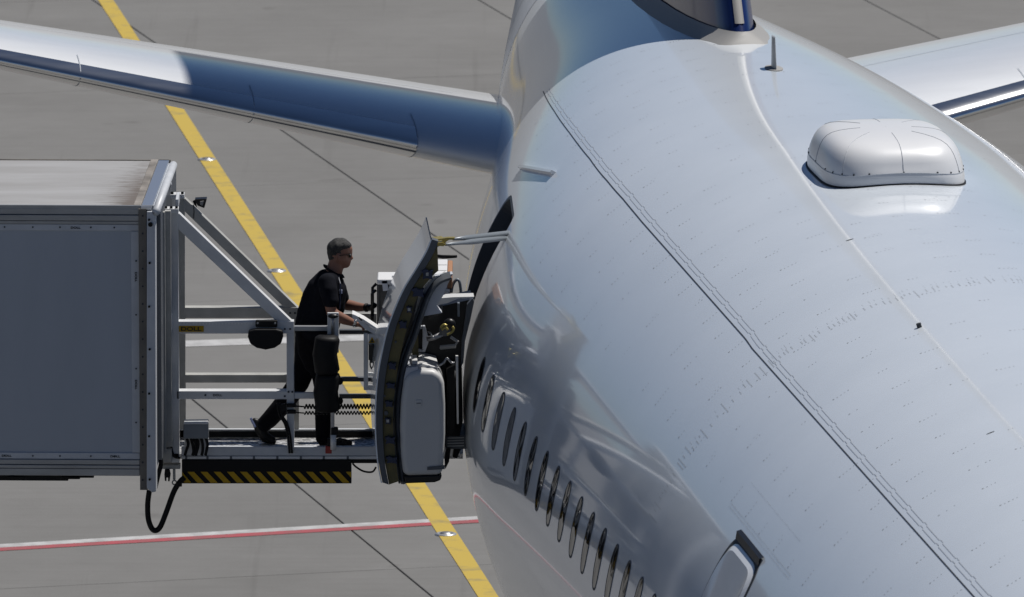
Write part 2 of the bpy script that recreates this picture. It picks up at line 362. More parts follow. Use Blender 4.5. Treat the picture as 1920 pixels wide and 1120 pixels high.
def cub(x, v):
    if x <= 0: return v[0]
    x = min(x, 21.999); i = int(x / 2); u = x / 2 - i; w_ = 1 - u; m_ = S2[id(v)]; k = 4 / 6.0
    return w_ * v[i] + u * v[i+1] + k * ((w_**3 - w_) * m_[i] + (u**3 - u) * m_[i+1])
def surf(t, ph, off=0):
    w, T, B = cub(t, KW), cub(t, KT), cub(t, KB); zc, h = (T + B) / 2, (T - B) / 2
    p = O - DF * t + LF * (w * cos(ph)) + UP * (zc + h * sin(ph))
    if off: p = p + nrm(t, ph) * off
    return p
def nrm(t, ph):
    e = .01; a = surf(t + e, ph) - surf(t - e, ph); b_ = surf(t, ph + e) - surf(t, ph - e)
    return b_.cross(a).normalized() * -1 if b_.cross(a).dot(surf(t, ph) - (O - DF * t)) < 0 else b_.cross(a).normalized()
aircraft = empty('aircraft', (O.x, O.y, 0), 'large white airliner with its rear passenger door open, dark blue fin', 'airplane')
aircraft['_o'] = (O.x, O.y, 0)
T0, T1, P0, P1 = 3.57, 4.62, radians(-16.5), radians(33.6)      # rear door opening
ts = sorted(set([-24 + .75 * i for i in range(32)] + [.25 * i for i in range(0, 66)] + [T0, T1])); ts = [t for t in ts if t == T0 or t == T1 or min(abs(t - T0), abs(t - T1)) > .06]
phs = [radians(2.0 * k) for k in range(-90, 90)]; phs = sorted([p for p in phs if min(abs(p - P0), abs(p - P1)) > radians(.6)] + [P0, P1])
f = MB(); rows = [[surf(t, ph) for ph in phs] for t in ts]; n = len(phs)
f.v = [p for r_ in rows for p in r_]
for i in range(len(ts) - 1):
    for k in range(n):
        k2 = (k + 1) % n; tm = (ts[i] + ts[i+1]) / 2; pm = phs[k] + radians(.5)
        if T0 < tm < T1 and P0 < pm < P1 - 1e-6: continue
        if tm > 13.0: continue
        f.f.append((i*n+k, i*n+k2, (i+1)*n+k2, (i+1)*n+k))
e0 = len(f.v); f.v.append(O - DF * ts[0]); f.f += [(e0, (k+1) % n, k) for k in range(n)]
f.f = [q[::-1] for q in f.f]
# rounded corners of the opening
RC = .16
def door_loop(inset=0., k=6):
    """rounded outline of the opening in (t, phi)"""
    r_ = max(RC - inset, .02); out = []; sc = 1 / RF
    a0, a1, b0, b1 = T0 + inset, T1 - inset, P0 + inset * sc, P1 - inset * sc
    for cx, cy, st in ((a1 - r_, b1 - r_*sc, 0), (a0 + r_, b1 - r_*sc, 90), (a0 + r_, b0 + r_*sc, 180), (a1 - r_, b0 + r_*sc, 270)):
        for i in range(k + 1):
            an = radians(st + 90 * i / k); out.append((cx + r_ * cos(an), cy + r_ * sc * sin(an)))
    return out
dl = door_loop()
for c, (ct, cph) in enumerate(((T1, P1), (T0, P1), (T0, P0), (T1, P0))):
    seg = dl[c * 7:(c + 1) * 7]; o_ = len(f.v); f.v += [surf(ct, cph)] + [surf(*q) for q in seg]
    f.f += [(o_, o_ + i + 1, o_ + i + 2) for i in range(6)]
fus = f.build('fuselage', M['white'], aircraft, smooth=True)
bm = bmesh.new(); bm.from_mesh(fus.data); bmesh.ops.remove_doubles(bm, verts=bm.verts, dist=.0005); bmesh.ops.delete(bm, geom=[v for v in bm.verts if not v.link_faces], context='VERTS'); bmesh.ops.recalc_face_normals(bm, faces=bm.faces); bm.to_mesh(fus.data); bm.free()
for p_ in fus.data.polygons: p_.use_smooth = True
def hull_normals(ob):
    out = []; o0 = Vector((O.x, O.y, 0))
    for v in ob.data.vertices:
        p_ = v.co + o0 - O; t = -p_.dot(DF)
        if t < ts[0] + .01 or t > 16.75: out.append((DF if t < 0 else -DF) if abs(p_.dot(LF)) < .02 else nrm(max(t, ts[0] + .02), math.atan2(p_.z, p_.dot(LF)))); continue
        w_, T, B = cub(t, KW), cub(t, KT), cub(t, KB); ph = math.atan2((p_.z - (T + B) / 2) / ((T - B) / 2), p_.dot(LF) / max(w_, .01)); out.append(nrm(t, ph))
    ob.data.normals_split_custom_set_from_vertices([tuple(x) for x in out])
hull_normals(fus)

tq = MB(); tl = [13.0 + .2 * i for i in range(20)]; tq.grid([[surf(t, ph, -.006 if t < 13.01 else 0) for ph in phs] for t in tl], close_u=True)
e1 = len(tq.v); tq.v.append(surf(tl[-1], 0).lerp(surf(tl[-1], pi), .5) - DF * .25); l_ = len(tl) - 1; tq.f += [(e1, l_*n+k, l_*n+(k+1) % n) for k in range(n)]
tco = tq.build('tail_cone', M['tailgrey'], aircraft, smooth=True)
bm = bmesh.new(); bm.from_mesh(tco.data); bmesh.ops.recalc_face_normals(bm, faces=bm.faces); bm.to_mesh(tco.data); bm.free()
def dense(loop, m_=4):
    out = []
    for i, a in enumerate(loop):
        b_ = loop[(i + 1) % len(loop)]
        d_ = math.hypot(b_[0] - a[0], (b_[1] - a[1]) * RF); k = max(1, int(d_ / .12))
        out += [(a[0] + (b_[0] - a[0]) * j / k, a[1] + (b_[1] - a[1]) * j / k) for j in range(k)]
    return out
dd = dense(dl)
cen = surf((T0 + T1) / 2, (P0 + P1) / 2); nd = nrm((T0 + T1) / 2, radians(5))
q = MB(); q.grid([[surf(*a, .002) for a in dd], [surf(*a, .002).lerp(cen, .03) for a in dd], [surf(*a, -.14).lerp(cen - nd * .14, .035) for a in dd],
                  [surf(*a, -.15).lerp(cen - nd * .15, .11) for a in dd], [surf(*a, -.26).lerp(cen - nd * .26, .12) for a in dd]], close_u=True)
q.build('door_frame', M['jamb'], aircraft)
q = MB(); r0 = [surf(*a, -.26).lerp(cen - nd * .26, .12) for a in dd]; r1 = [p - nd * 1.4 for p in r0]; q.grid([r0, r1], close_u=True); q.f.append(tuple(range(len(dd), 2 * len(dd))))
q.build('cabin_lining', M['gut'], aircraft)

# windows
def patch_loop(t, ph, hw, hh, nn=28, ex=2.5):
    return [(t + hw * math.copysign(abs(cos(a)) ** (2 / ex), cos(a)), ph + hh / RF * math.copysign(abs(sin(a)) ** (2 / ex), sin(a))) for a in [2 * pi * i / nn for i in range(nn)]]
PHW = radians(11.6)
for i in range(17):
    t = 1.755 - .5846 * i
    w_ = MB(); w_.grid([[surf(*a, .0015) for a in patch_loop(t, PHW, .116, .230)], [surf(*a, .004) for a in patch_loop(t, PHW, .113, .227)], [surf(*a, .004) for a in patch_loop(t, PHW, .106, .219)], [surf(*a, .0015) for a in patch_loop(t, PHW, .099, .210)]], close_u=True)
    fr = w_.build('window', M['wframe'], aircraft, smooth=True)
    w_ = MB(); rim = [surf(*a, .002) for a in patch_loop(t, PHW, .101, .213)]; w_.v = rim + [surf(t, PHW, .004)]; w_.f = [(28, k, (k + 1) % 28) for k in range(28)]
    w_.build('pane', M['glass'], fr)

# panel seams
def seam(name, pts, width, off, m_):
    s_ = MB(); A, B = [], []
    for k, (t, ph) in enumerate(pts):
        t2, p2 = pts[min(k + 1, len(pts) - 1)]; t1, p1 = pts[max(k - 1, 0)]
        dx, dy = t2 - t1, (p2 - p1) * RF; l = math.hypot(dx, dy) or 1; nx, ny = -dy / l * width / 2, dx / l * width / 2
        A.append(surf(t + nx, ph + ny / RF, off)); B.append(surf(t - nx, ph - ny / RF, off))
    s_.grid([A, B]); return s_.build(name, m_, aircraft)
PS = radians(52.3)
SK = [(-30, 52.25), (-5.3, 52.2), (-4.95, 52.42), (0, 52.55), (1.0, 52.75), (1.86, 52.6), (2.96, 51.9), (4.49, 50.0), (5.9, 48.0), (7.6, 45.0), (9, 42)]
def pseam(t):
    for (a, b_), (c, d_) in zip(SK, SK[1:]):
        if a <= t <= c: return radians(b_ + (d_ - b_) * (t - a) / (c - a))
    return radians(SK[0][1])
main = [(7.5 - .1 * i, pseam(7.5 - .1 * i)) for i in range(300)]
seam('lap_seam', main, .009, .0022, M['seam'])
for dph, wd in ((.9, .005), (1.6, .005)):
    pts = []
    for i in range(0, 50):
        t = 7.3 - .5846 * i; st = radians(.16)
        pts += [(t, pseam(t) + radians(dph)), (t - .30, pseam(t - .30) + radians(dph)), (t - .47, pseam(t - .47) + radians(dph)), (t - .48, pseam(t - .48) + radians(dph) + st), (t - .57, pseam(t - .57) + radians(dph) + st)]
    seam('seam_edge', pts, wd, .0016, M['seam2'])
for t, w_ in ((13.0, .02), (14.2, .015), (15.3, .015)):
    seam('tail_joint', [(t, radians(a)) for a in range(-60, 200, 3)], w_, .002, M['seam'])
# rivets: one part, far too small and many to pick apart
rv = MB()
def rivet(t, ph, r_):
    c = surf(t, ph, .0012); nn_ = nrm(t, ph); a = nn_.cross(UP if abs(nn_.z) < .95 else DF).normalized(); b_ = nn_.cross(a)
    o_ = len(rv.v); rv.v += [c + (a * cos(k * pi / 3) + b_ * sin(k * pi / 3)) * r_ for k in range(6)]
    rv.f += [(o_, o_+1, o_+2, o_+3, o_+4, o_+5)]
rr = random.Random(11)
for i in range(-13, 28):
    t = -.29 - .5846 * i + .02
    if t > 6.5 or t < -16: continue
    for k in range(4, 24):
        ph0 = 8 + 6.9 * k + rr.uniform(-.35, .35)
        if rr.random() < .13: continue
        if T0 - .2 < t < T1 + .2 and ph0 < 45: continue
        nd_ = rr.choice((4, 5, 5, 6, 3)); 
        for j in range(nd_):
            if rr.random() < .12: continue
            rivet(t + (.012 if j == 0 else 0), radians(ph0 + j * .62), .0085 if j == 0 else rr.uniform(.0048, .0064))
        if rr.random() < .15: rivet(t + .06, radians(ph0 + 1.6), .005); rivet(t + .06, radians(ph0 + 2.3), .004)
k = 24.0
while k < 150:
    nrow = rr.choice((2, 3, 3, 4, 8, 10, 3)); t00 = -6.0 + rr.uniform(-.05, .05)
    for j in range(nrow):
        rivet(t00 + (j - nrow / 2) * .034, radians(k), .0062)
        if nrow < 5 and rr.random() < .6: rivet(t00 + .14 + (j - nrow / 2) * .034, radians(k + .2), .004)
    k += rr.choice((.55, .8, 1.1, 1.6))
for t00, a, b_ in ((-9.0, 33, 37), (-10.2, 33.5, 37.5)):
    for j in range(90): rivet(-7.9 - j * .028, radians(34.6 + (0.5 if t00 < -10 else 0) + rr.uniform(-.05, .05)), rr.uniform(.003, .005))
for j in range(46): rivet(-8.0 - j * .045, radians(39.3 + rr.uniform(-.05, .05)), rr.uniform(.003, .005))
for j in range(70): rivet(6.15 + rr.uniform(-.02, .02), radians(40 + j * 1.1), .004); rivet(6.28, radians(40 + j * 1.1), .004)
ro = rv.build('rivets', M['rivet'], aircraft); ro['kind'] = 'stuff'

# forward passenger door (top of it in view): recessed gap and panel
q = MB(); lo = patch_loop(-9.05, radians(10), .60, 1.10, 64, 7); li = patch_loop(-9.05, radians(10), .565, 1.055, 64, 7)
q.grid([[surf(*a, .003) for a in lo], [surf(*a, .003) for a in li]], close_u=True); dr = q.build('passenger_door', M['seam'], aircraft)
q = MB(); l1 = patch_loop(-9.05, radians(10), .52, 1.0, 64, 7)
q.grid([[surf(*a, .004) for a in patch_loop(-9.05, radians(10), .563, 1.052, 64, 7)], [surf(*a, .02) for a in l1], [surf(-9.05 + (a[0] + 9.05) * .5, radians(10) + (a[1] - radians(10)) * .5, .02) for a in l1]], close_u=True)
q.f.append(tuple(range(128, 192))); q.build('door_skin', M['white2'], dr)
q = MB(); q.grid([[surf(-8.56 - .06 * i, radians(32.3), .004) for i in range(17)], [surf(-8.56 - .06 * i, radians(33.3), .025) for i in range(17)], [surf(-8.56 - .06 * i, radians(33.8), .004) for i in range(17)]])
q.build('rain_gutter', M['black'], dr)

# rear door rain gutter (white strip above the open door)
q = MB(); A = []
for i in range(15):
    u = i / 14; t = 5.0 - 1.5 * u; ph = radians(37.2 + 7.2 * u)
    A.append([surf(t, ph - .004, .0), surf(t, ph - .003, .034), surf(t, ph + .006, .036), surf(t, ph + .011, .0)])
q.grid(A); q.f += [(0, 1, 2, 3), (56, 59, 58, 57)]; q.build('rain_gutter', M['white2'], aircraft)

# radome on the crown
def radome():
    tc = -1.12; hl, hw, hz = .80, .535, .275; q = MB(); rows = []
    def ring(fx, fy, z, ex):
        out = []
        for k in range(72):
            a = 2 * pi * k / 72; x = math.copysign(abs(cos(a)) ** (2 / ex), cos(a)) * hw * fx; y = math.copysign(abs(sin(a)) ** (2 / ex), sin(a)) * hl * fy
            base = surf(tc - y, pi / 2 - x / RF)
            zz = base.z * max(0, 1 - z / .12) + max(base.z, O.z + 2.731 - .03) * min(1, z / .12) if z < .12 else O.z + 2.731 - .03
            out.append(Vector((base.x, base.y, zz + z)))
        return out
    rows.append(ring(1.0, 1.0, -.01, 3.8)); rows.append(ring(1.0, 1.0, .05, 3.8))
    for sx_, sy_, z_ in ((.992, .985, .085), (.975, .965, .13), (.95, .94, .175), (.922, .905, .215), (.885, .86, .25), (.835, .80, .278), (.765, .72, .299), (.66, .61, .314), (.52, .47, .324), (.36, .32, .330), (.18, .16, .333), (.004, .004, .334)):
        rows.append(ring(sx_, sy_, z_, 3.8 - 1.0 * z_))
    q.grid(rows, close_u=True); ob = q.build('radome', M['dome'], aircraft, smooth=True)
    q = MB(); q.grid([ring(1.02, 1.012, .001, 3.8), ring(1.02, 1.012, .007, 3.8), ring(.99, .99, .012, 3.8)], close_u=True); q.build('base_seal', M['rubber'], ob)
    # moulding seams
    def line(pts, r_=.004):
        q2 = MB(); q2.tube(pts, r_, 5); q2.build('moulding_line', M['seam2'], ob)
    for k in (0, 9, 18, 27, 36, 45, 54, 63):
        line([rows[i][k] + (rows[i][k] - rows[i][(k+36) % 72]).normalized() * .001 + UP * .001 for i in range(2, 12)], .0022)
    line([p + (p - rows[1][(i + 36) % 72]).normalized() * .001 for i, p in enumerate(rows[2])] + [rows[2][0]], .0025)
    for k in range(0, 72, 3):
        c = rows[2][k].lerp(rows[3][k], .2); nn_ = (c - rows[2][(k + 36) % 72]); nn_.z = .1; nn_.normalize()
        b_ = MB(); b_.tube([c - nn_ * .004, c + nn_ * .003], .0075, 8); b_.build('screw', M['seam'], ob)
radome()
# blade antennas on the crown
def blade(t, ph, h, chord, th, m_, sweep=.35):
    b_ = surf(t, ph, -.01); nn_ = nrm(t, ph); side = nn_.cross(DF).normalized(); rows = []
    for s_, hh in ((1, 0), (.85, .35), (.7, .8), (.62, 1.0)):
        c = b_ + nn_ * (h * hh) - DF * (sweep * h * hh)
        rows.append([c + DF * (chord * s_ * x) + side * (th * s_ * y) for x, y in ((.5, 0), (.25, .42), (-.1, .5), (-.5, .05), (-.5, -.05), (-.1, -.5), (.25, -.42))])
    q = MB(); q.grid(rows, close_u=True); q.f.append(tuple(range(21, 28))); return q.build('blade_antenna', m_, aircraft, smooth=False)
ba = blade(4.03, pi / 2, .26, .24, .035, M['alu'], .12)
q = MB(); q.grid([[surf(4.03 + .17 * sin(a) , pi/2 + .075 * cos(a) / RF * 1.0, z) for a in [2*pi*k/20 for k in range(20)]] for z in (.001, .006)], close_u=True); q.f.append(tuple(range(20, 40)))
q.build('antenna_foot', M['seal'], ba)
q = MB(); c = surf(-7.1, radians(73), .0); q.tube([c, c + nrm(-7.1, radians(73)) * .03], .018, 10); q.build('drain_plug', M['seam'], aircraft)
for (t, ph, a, b_) in ((-3.69, 75, .03, .009), (-10.7, 69.4, .03, .008)):
    q = MB(); lo = patch_loop(t, radians(ph), b_ * 1.2, a, 12, 2); q.v = [surf(*x, .0018) for x in lo]; q.f = [tuple(range(12))]; q.build('scuff_mark', M['seam'], aircraft)

# aerofoil
def foil(x, th):
    return 5 * th * (.2969 * math.sqrt(max(x, 0)) - .126 * x - .3516 * x * x + .2843 * x**3 - .1036 * x**4)
XS = [0, .004, .012, .025, .05, .08, .12, .18, .26, .36, .48, .6, .72, .84, .93, 1]
def section(org, chordvec, thickvec, th, xs=XS, off=0):
    c = chordvec.length; up_ = [org + chordvec * x + thickvec * (foil(x, th) * c + off) for x in xs]
    lo_ = [org + chordvec * x - thickvec * (foil(x, th) * c + off) for x in xs]
    return up_[::-1] + lo_[1:]
def wing(name, org0, ch0, org1, ch1, tv, th0, th1, m_, nsec=14, le=.0, parent=None):
    q = MB(); rows = []
    for i in range(nsec + 1):
        u = i / nsec; rows.append(section(org0.lerp(org1, u), ch0.lerp(ch1, u), tv, th0 + (th1 - th0) * u))
    q.grid(rows); n_ = len(rows[0]); q.f.append(tuple(range(n_))); q.f.append(tuple(range(nsec * n_, (nsec + 1) * n_))[::-1])
    o_ = q.build(name, m_, parent, smooth=True); fixn(o_); smooth_angle(o_, 50); return o_
def fixn(o_):
    bm = bmesh.new(); bm.from_mesh(o_.data); bmesh.ops.recalc_face_normals(bm, faces=bm.faces); bm.to_mesh(o_.data); bm.free()
def le_strip(org0, ch0, org1, ch1, tv, th0, th1, frac, m_, parent, u0=0., u1=1., nsec=14, frac_lo=None):
    q = MB(); rows = []; xs = [frac * (k / 8) ** 1.6 for k in range(9)]; xl = [(frac_lo or frac) * (k / 8) ** 1.6 for k in range(9)]
    for i in range(nsec + 1):
        u = u0 + (u1 - u0) * i / nsec; org = org0.lerp(org1, u); ch = ch0.lerp(ch1, u); th = th0 + (th1 - th0) * u; c = ch.length
        up_ = [org - ch.normalized() * .004 + ch * x + tv * (foil(x, th) * c + .004) for x in xs]; lo_ = [org - ch.normalized() * .004 + ch * x - tv * (foil(x, th) * c + .004) for x in xl]
        rows.append(up_[::-1] + lo_[1:])
    q.grid(rows); o_ = q.build('leading_edge', m_, parent, smooth=True); fixn(o_); return o_
AFT = -DF
def stab(sgn):
    k, m_, kt = .55, .152, .15; z0 = 1.03
    def le(lat): return O + AFT * (9.8 + k * (lat - 1.5)) + LF * (sgn * lat) + UP * (z0 + m_ * (lat - 1.5))
    def te(lat): return O + AFT * (14.0 + kt * (lat - 1.5)) + LF * (sgn * lat) + UP * (z0 + m_ * (lat - 1.5))
    a, b_ = .3, 8.6; tv = (UP - LF * sgn * m_).normalized()
    w_ = wing('horizontal_stabiliser', le(a), te(a) - le(a), le(b_), te(b_) - le(b_), tv, .10, .095, M['white2'], parent=aircraft)
    le_strip(le(a), te(a) - le(a), le(b_), te(b_) - le(b_), tv, .10, .095, .060, M['chrome'], w_, u0=(2.05 - a) / (b_ - a), frac_lo=.14)
    # elevator hinge line, joints on the leading edge
    for fr in (.70,):
        q = MB(); A, B = [], []
        for i in range(30):
            lat = 1.4 + 6.8 * i / 29; L_, E_ = le(lat), te(lat); c = (E_ - L_).length
            A.append(L_.lerp(E_, fr) + tv * (foil(fr, .098) * c + .006)); B.append(L_.lerp(E_, fr + .006) + tv * (foil(fr + .006, .098) * c + .006))
        q.grid([A, B]); fixn(q.build('elevator_gap', M['seam2'], w_))
    for lat in (2.05, 3.35, 4.75, 6.2):
        q = MB(); A, B = [], []
        for i in range(25):
            x = .20 * (1 - abs(i - 12) / 12) if False else .16 * abs(i - 12) / 12; s_ = 1 if i < 12 else -1
            for lst, dl_ in ((A, 0), (B, .007)):
                L_, E_ = le(lat + dl_), te(lat + dl_); c = (E_ - L_).length
                lst.append(L_.lerp(E_, x) - (E_ - L_).normalized() * .006 + tv * s_ * (foil(x, .0985) * c + .006))
        q.grid([A, B]); fixn(q.build('panel_joint', M['seam2'], w_))
    return w_
stab(1); stab(-1)
# fin
zf = 2.35; TFL = 5.62
fo0 = O + AFT * (TFL - .25) + UP * zf; fc0 = AFT * 6.9; hf = 8.2
fo1 = O + AFT * (TFL + hf * .86) + UP * (zf + hf + .3); fc1 = AFT * 2.7
fin = wing('tail_fin', fo0, fc0, fo1, fc1, LF, .078, .075, M['blue'], 20, parent=aircraft)
le_strip(fo0, fc0, fo1, fc1, LF, .078, .075, .0020, M['finle'], fin, u0=.05)
q = MB(); rows = []
for off, dz in ((.16, -.035), (.10, .012), (.04, .055), (.006, .09)):
    pts = []
    for x in XS[::-1] : pts.append((x, 1))
    for x in XS[1:]: pts.append((x, -1))
    r_ = []
    for x, s_ in pts:
        c = fo0 + fc0 * x; y = s_ * (foil(x, .078) * 6.9 + off); ex = -off * 1.0 if x < .02 else 0
        p_ = c + LF * y + AFT * (ex + .22); t = (p_ - O).dot(AFT); lat = (p_ - O).dot(LF); w_ = cub(t, KW); Tt, Bt = cub(t, KT), cub(t, KB)
        zz = (Tt + Bt) / 2 + (Tt - Bt) / 2 * math.sqrt(max(0, 1 - (lat / w_) ** 2)); r_.append(Vector((p_.x, p_.y, O.z + zz + dz)))
    rows.append(r_)
q.grid(rows); o_ = q.build('fin_fairing', M['seal'], aircraft, smooth=True); fixn(o_)


# ------------------------------------------------------------------ open rear door (a part of the aircraft)
YD = -1.12                                                    # plane of the door edge that faces the camera
def curve(pts, k=5):
    """smooth polyline through photo points"""
    out = []
    for i in range(len(pts) - 1):
        p0 = pts[max(i-1, 0)]; p1 = pts[i]; p2 = pts[i+1]; p3 = pts[min(i+2, len(pts)-1)]
        for j in range(k):
            u = j / k; out.append(tuple(.5 * (2*b + (c-a)*u + (2*a-5*b+4*c-d)*u*u + (3*b-a-3*c+d)*u**3) for a, b, c, d in zip(p0, p1, p2, p3)))
    return out + [tuple(pts[-1])]
outer = curve([(807, 449), (798, 471), (780, 502), (756, 541), (738, 581), (725, 618), (715, 660), (707, 706), (703, 760), (703, 812), (707, 866), (714, 905)])
inner = curve([(822, 508), (812, 517), (792, 541), (779, 566), (770, 597), (760, 627), (751, 665), (744, 705), (740, 760), (741, 815), (745, 866), (750, 902)])
DV = Vector((-.045, 1.02, 0))
door = None
q = MB(); A = [at(x, y, YD) for x, y in outer]; B = [at(x + 2.5, y + 1, YD) for x, y in outer]
q.grid([B, A, [p + DV for p in A], [p + DV for p in B]], close_v=True)
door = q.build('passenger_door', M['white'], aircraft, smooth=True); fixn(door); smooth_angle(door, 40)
door['label'] = 'open rear passenger door swung parallel to the hull'
def dpart(name, m_, px, Y=YD, dep=1.0, bevel=0, parent=None, smooth=False):
    q = MB(); q.prism([at(x, y, Y) for x, y in px], Vector((-.045, 1.0, 0)) * dep); o_ = q.build(name, m_, parent or door, bevel=bevel)
    if smooth: smooth_angle(o_, 40)
    return o_
e1_ = [(x + 3, y) for x, y in outer]; e2_ = [(x + 15, y + 4) for x, y in outer]
dpart('edge_seal', M['dseal'], e1_ + e2_[::-1], YD + .004, .10)
dpart('door_edge', M['primer'], [(x + 15.5, y + 4) for x, y in outer][2:] + inner[::-1], YD + .03, .16)
low_o = [(x + 15.5, y + 4) for x, y in outer if y > 596]; low_i = [p_ for p_ in inner if p_[1] > 600]
dpart('door_core', M['dseal'], low_o + low_i[::-1], YD + .20, .76)
for (x, y, w, h, hl) in ((801, 515, 22, 20, 1), (783, 549, 24, 18, 0), (767, 581, 11, 13, 1), (755, 610, 15, 15, 0), (735, 687, 15, 14, 0), (732, 724, 17, 11, 0), (729, 758, 15, 12, 0), (727, 790, 11, 13, 1), (731, 826, 20, 15, 0), (734, 863, 22, 14, 0)):
    q = MB(); rc = random.Random(int(x)); w2, h2 = w / 2, h / 2
    q.ppoly([(x - w2, y - h2 * .6), (x - w2 * .3, y - h2), (x + w2 * .3, y - h2 * .55), (x + w2, y - h2 * .8), (x + w2 * .8, y + h2 * .2), (x + w2, y + h2), (x, y + h2 * .7), (x - w2 * .8, y + h2 * .9), (x - w2 * .6, y)], YD - .02, .06)
    c_ = q.build('latch_fitting', M['clip'], door)
    if hl:
        q = MB(); q.pbox(x - 2.5, y - 3, x + 2.5, y + 2.5, YD - .03, .02); q.build('pin', M['alu'], c_)
for (x, y, r_) in ((724, 774, 4), (742, 641, 2), (721, 742, 2)):
    q = MB(); c = at(x, y, YD + .03); q.tube([c, c - Vector((0, .02, 0))], r_ / 240, 10); q.build('bolt', M['dseal'], door)
dpart('lining', M['liner'], [(815, 520), (849, 514), (840, 532), (830, 556), (818, 574), (829, 587), (790, 594), (776, 604), (786, 560), (797, 540)], YD + .10, .12)
dpart('lining', M['liner'], [(747, 745), (740, 800), (739, 822), (748, 822)], YD + .06, .6); dpart('lining', M['liner'], [(739, 838), (749, 838), (750, 850), (740, 850)], YD + .06, .6)
dpart('lining', M['liner'], [(741, 872), (749, 872), (750, 898), (744, 898)], YD + .06, .6)
def ribbon(px, w):
    L_, R_ = [], []
    for i, (x, y) in enumerate(px):
        x2, y2 = px[min(i+1, len(px)-1)]; x1, y1 = px[max(i-1, 0)]; l = math.hypot(x2-x1, y2-y1); nx, ny = -(y2-y1)/l*w/2, (x2-x1)/l*w/2
        L_.append((x+nx, y+ny)); R_.append((x-nx, y-ny))
    return L_ + R_[::-1]
sl = curve([(846, 519), (822, 529), (804, 553), (791, 588), (778, 628), (763, 668), (754, 705), (747, 760), (747, 815), (752, 868), (757, 907)])
def rib_obj(name, m_, px, w, Y, dep, parent):
    q = MB(); A, B = [], []
    for i, (x, y) in enumerate(px):
        x2, y2 = px[min(i+1, len(px)-1)]; x1, y1 = px[max(i-1, 0)]; l = math.hypot(x2-x1, y2-y1); nx, ny = -(y2-y1)/l*w/2, (x2-x1)/l*w/2
        A.append(at(x+nx, y+ny, Y)); B.append(at(x-nx, y-ny, Y))
    v = Vector((-.045*dep, dep, 0)); f = Vector((0, -.035, 0)); C_ = [(a + b_) / 2 + f for a, b_ in zip(A, B)]
    q.grid([A, C_, B, [p + v for p in B], [p + v for p in A]], close_v=True); o_ = q.build(name, m_, parent, smooth=True); fixn(o_); smooth_angle(o_, 50); return o_
rib_obj('door_seal', M['dseal'], sl, 11, YD + .05, .12, door)
rib_obj('seal_lip', M['jamb'], [(x - 8, y - 1) for x, y in sl[10:]], 4, YD + .045, .12, door)
# escape slide cover
bx = [(757, 716), (764, 702), (786, 694), (812, 695), (826, 702), (833, 720), (835, 760), (835, 815), (832, 868), (829, 892), (757, 894), (752, 860), (750, 800), (752, 755)]
bo = dpart('slide_cover', M['bustle'], bx, YD - .02, .96, bevel=.045); bo.modifiers['bevel'].segments = 4; smooth_angle(bo, 30)
dpart('cover_foot', M['black'], [(757, 893), (829, 891), (826, 901), (815, 905), (760, 907)], YD - .01, .9, bevel=.01, parent=bo)
dpart('cover_slot', M['seal'], [(801, 876), (834, 873), (834, 880), (801, 882)], YD - .03, .02, parent=bo).data.materials[0] = M['dseal']
q = MB(); q.pbox(779, 750, 791, 763, YD - .026, .02); lp = q.build('gauge_window', M['bustle'], bo, bevel=.004)
q = MB(); q.pbox(781, 756, 789, 757.2, YD - .030, .02); q.build('gauge_bar', M['dseal'], lp)
dpart('upper_cover', M['bustle'], [(772, 700), (776, 686), (790, 681), (824, 690), (812, 693), (786, 694)], YD + .10, .7, bevel=.012)
dpart('grey_housing', M['liner'], [(757, 712), (762, 690), (784, 688), (784, 700), (768, 708)], YD + .02, .5)
dpart('white_bracket', M['bustle'], [(773, 677), (783, 677), (783, 683), (773, 684)], YD + .1, .3)
# support arm between the hull and the door
arm = dpart('support_arm', M['black'], [(820, 576), (886, 561), (882, 590), (874, 615), (868, 650), (864, 696), (838, 694), (800, 690), (775, 688), (772, 650), (782, 610), (795, 594)], -.52, .40)
dpart('arm_cover', M['bustle'], [(809, 569), (816, 560), (850, 557.5), (889, 556.5), (888, 559), (860, 560), (850, 564), (838, 569), (815, 573)], -.78, .16, parent=arm)
dpart('arm_cap', M['rubber'], [(808, 568), (815, 571), (814, 579), (808, 576)], -.78, .15, parent=arm)
dpart('arm_edge', M['dseal'], [(876, 572), (886, 560), (889, 566), (882, 600), (872, 640), (869, 680), (864, 690), (866, 640)], -.60, .1, parent=arm)
dpart('arm_rib', M['strut'], [(858, 569), (862, 569), (862, 594), (858, 594)], -.60, .06, parent=arm)
dpart('arm_rib', M['dseal'], [(826, 572), (830, 571), (830, 582), (827, 582)], -.60, .06, parent=arm)
dpart('guide_plate', M['liner'], [(793, 612), (797, 612), (803, 632), (803, 643), (797, 660), (792, 661)], -.60, .05, parent=arm)
dpart('guide_plate', M['liner'], [(784, 612), (792, 612), (792, 617), (784, 617)], -.58, .04, parent=arm); dpart('guide_plate', M['liner'], [(784, 656), (792, 656), (792, 660), (784, 660)], -.58, .04, parent=arm)
q = MB(); q.ptube([(825, 651, -.82), (853, 648, -.82), (858, 641, -.82), (845, 632, -.82)], .013, 6); q.build('link_plate', M['seal'], arm)
q = MB(); q.ppoly([(824, 653), (855, 650), (855, 653), (826, 656)], -.80, .02); q.build('link_plate', M['seal'], arm)
q = MB(); q.ptube([(800, 636, -.86), (815, 633, -.86), (830, 626, -.86)], .020, 8); q.build('actuator_rod', M['steel'], arm, smooth=True)
q = MB(); q.ball(at(834, 619, -.88), .045, 12, 8, (1, .8, 1.1)); q.build('actuator_body', M['dseal'], arm, smooth=True)
q = MB(); q.ball(at(843, 607, -.88), .042, 14, 10, (1.1, .9, 1)); q.build('accumulator', M['black'], arm, smooth=True)
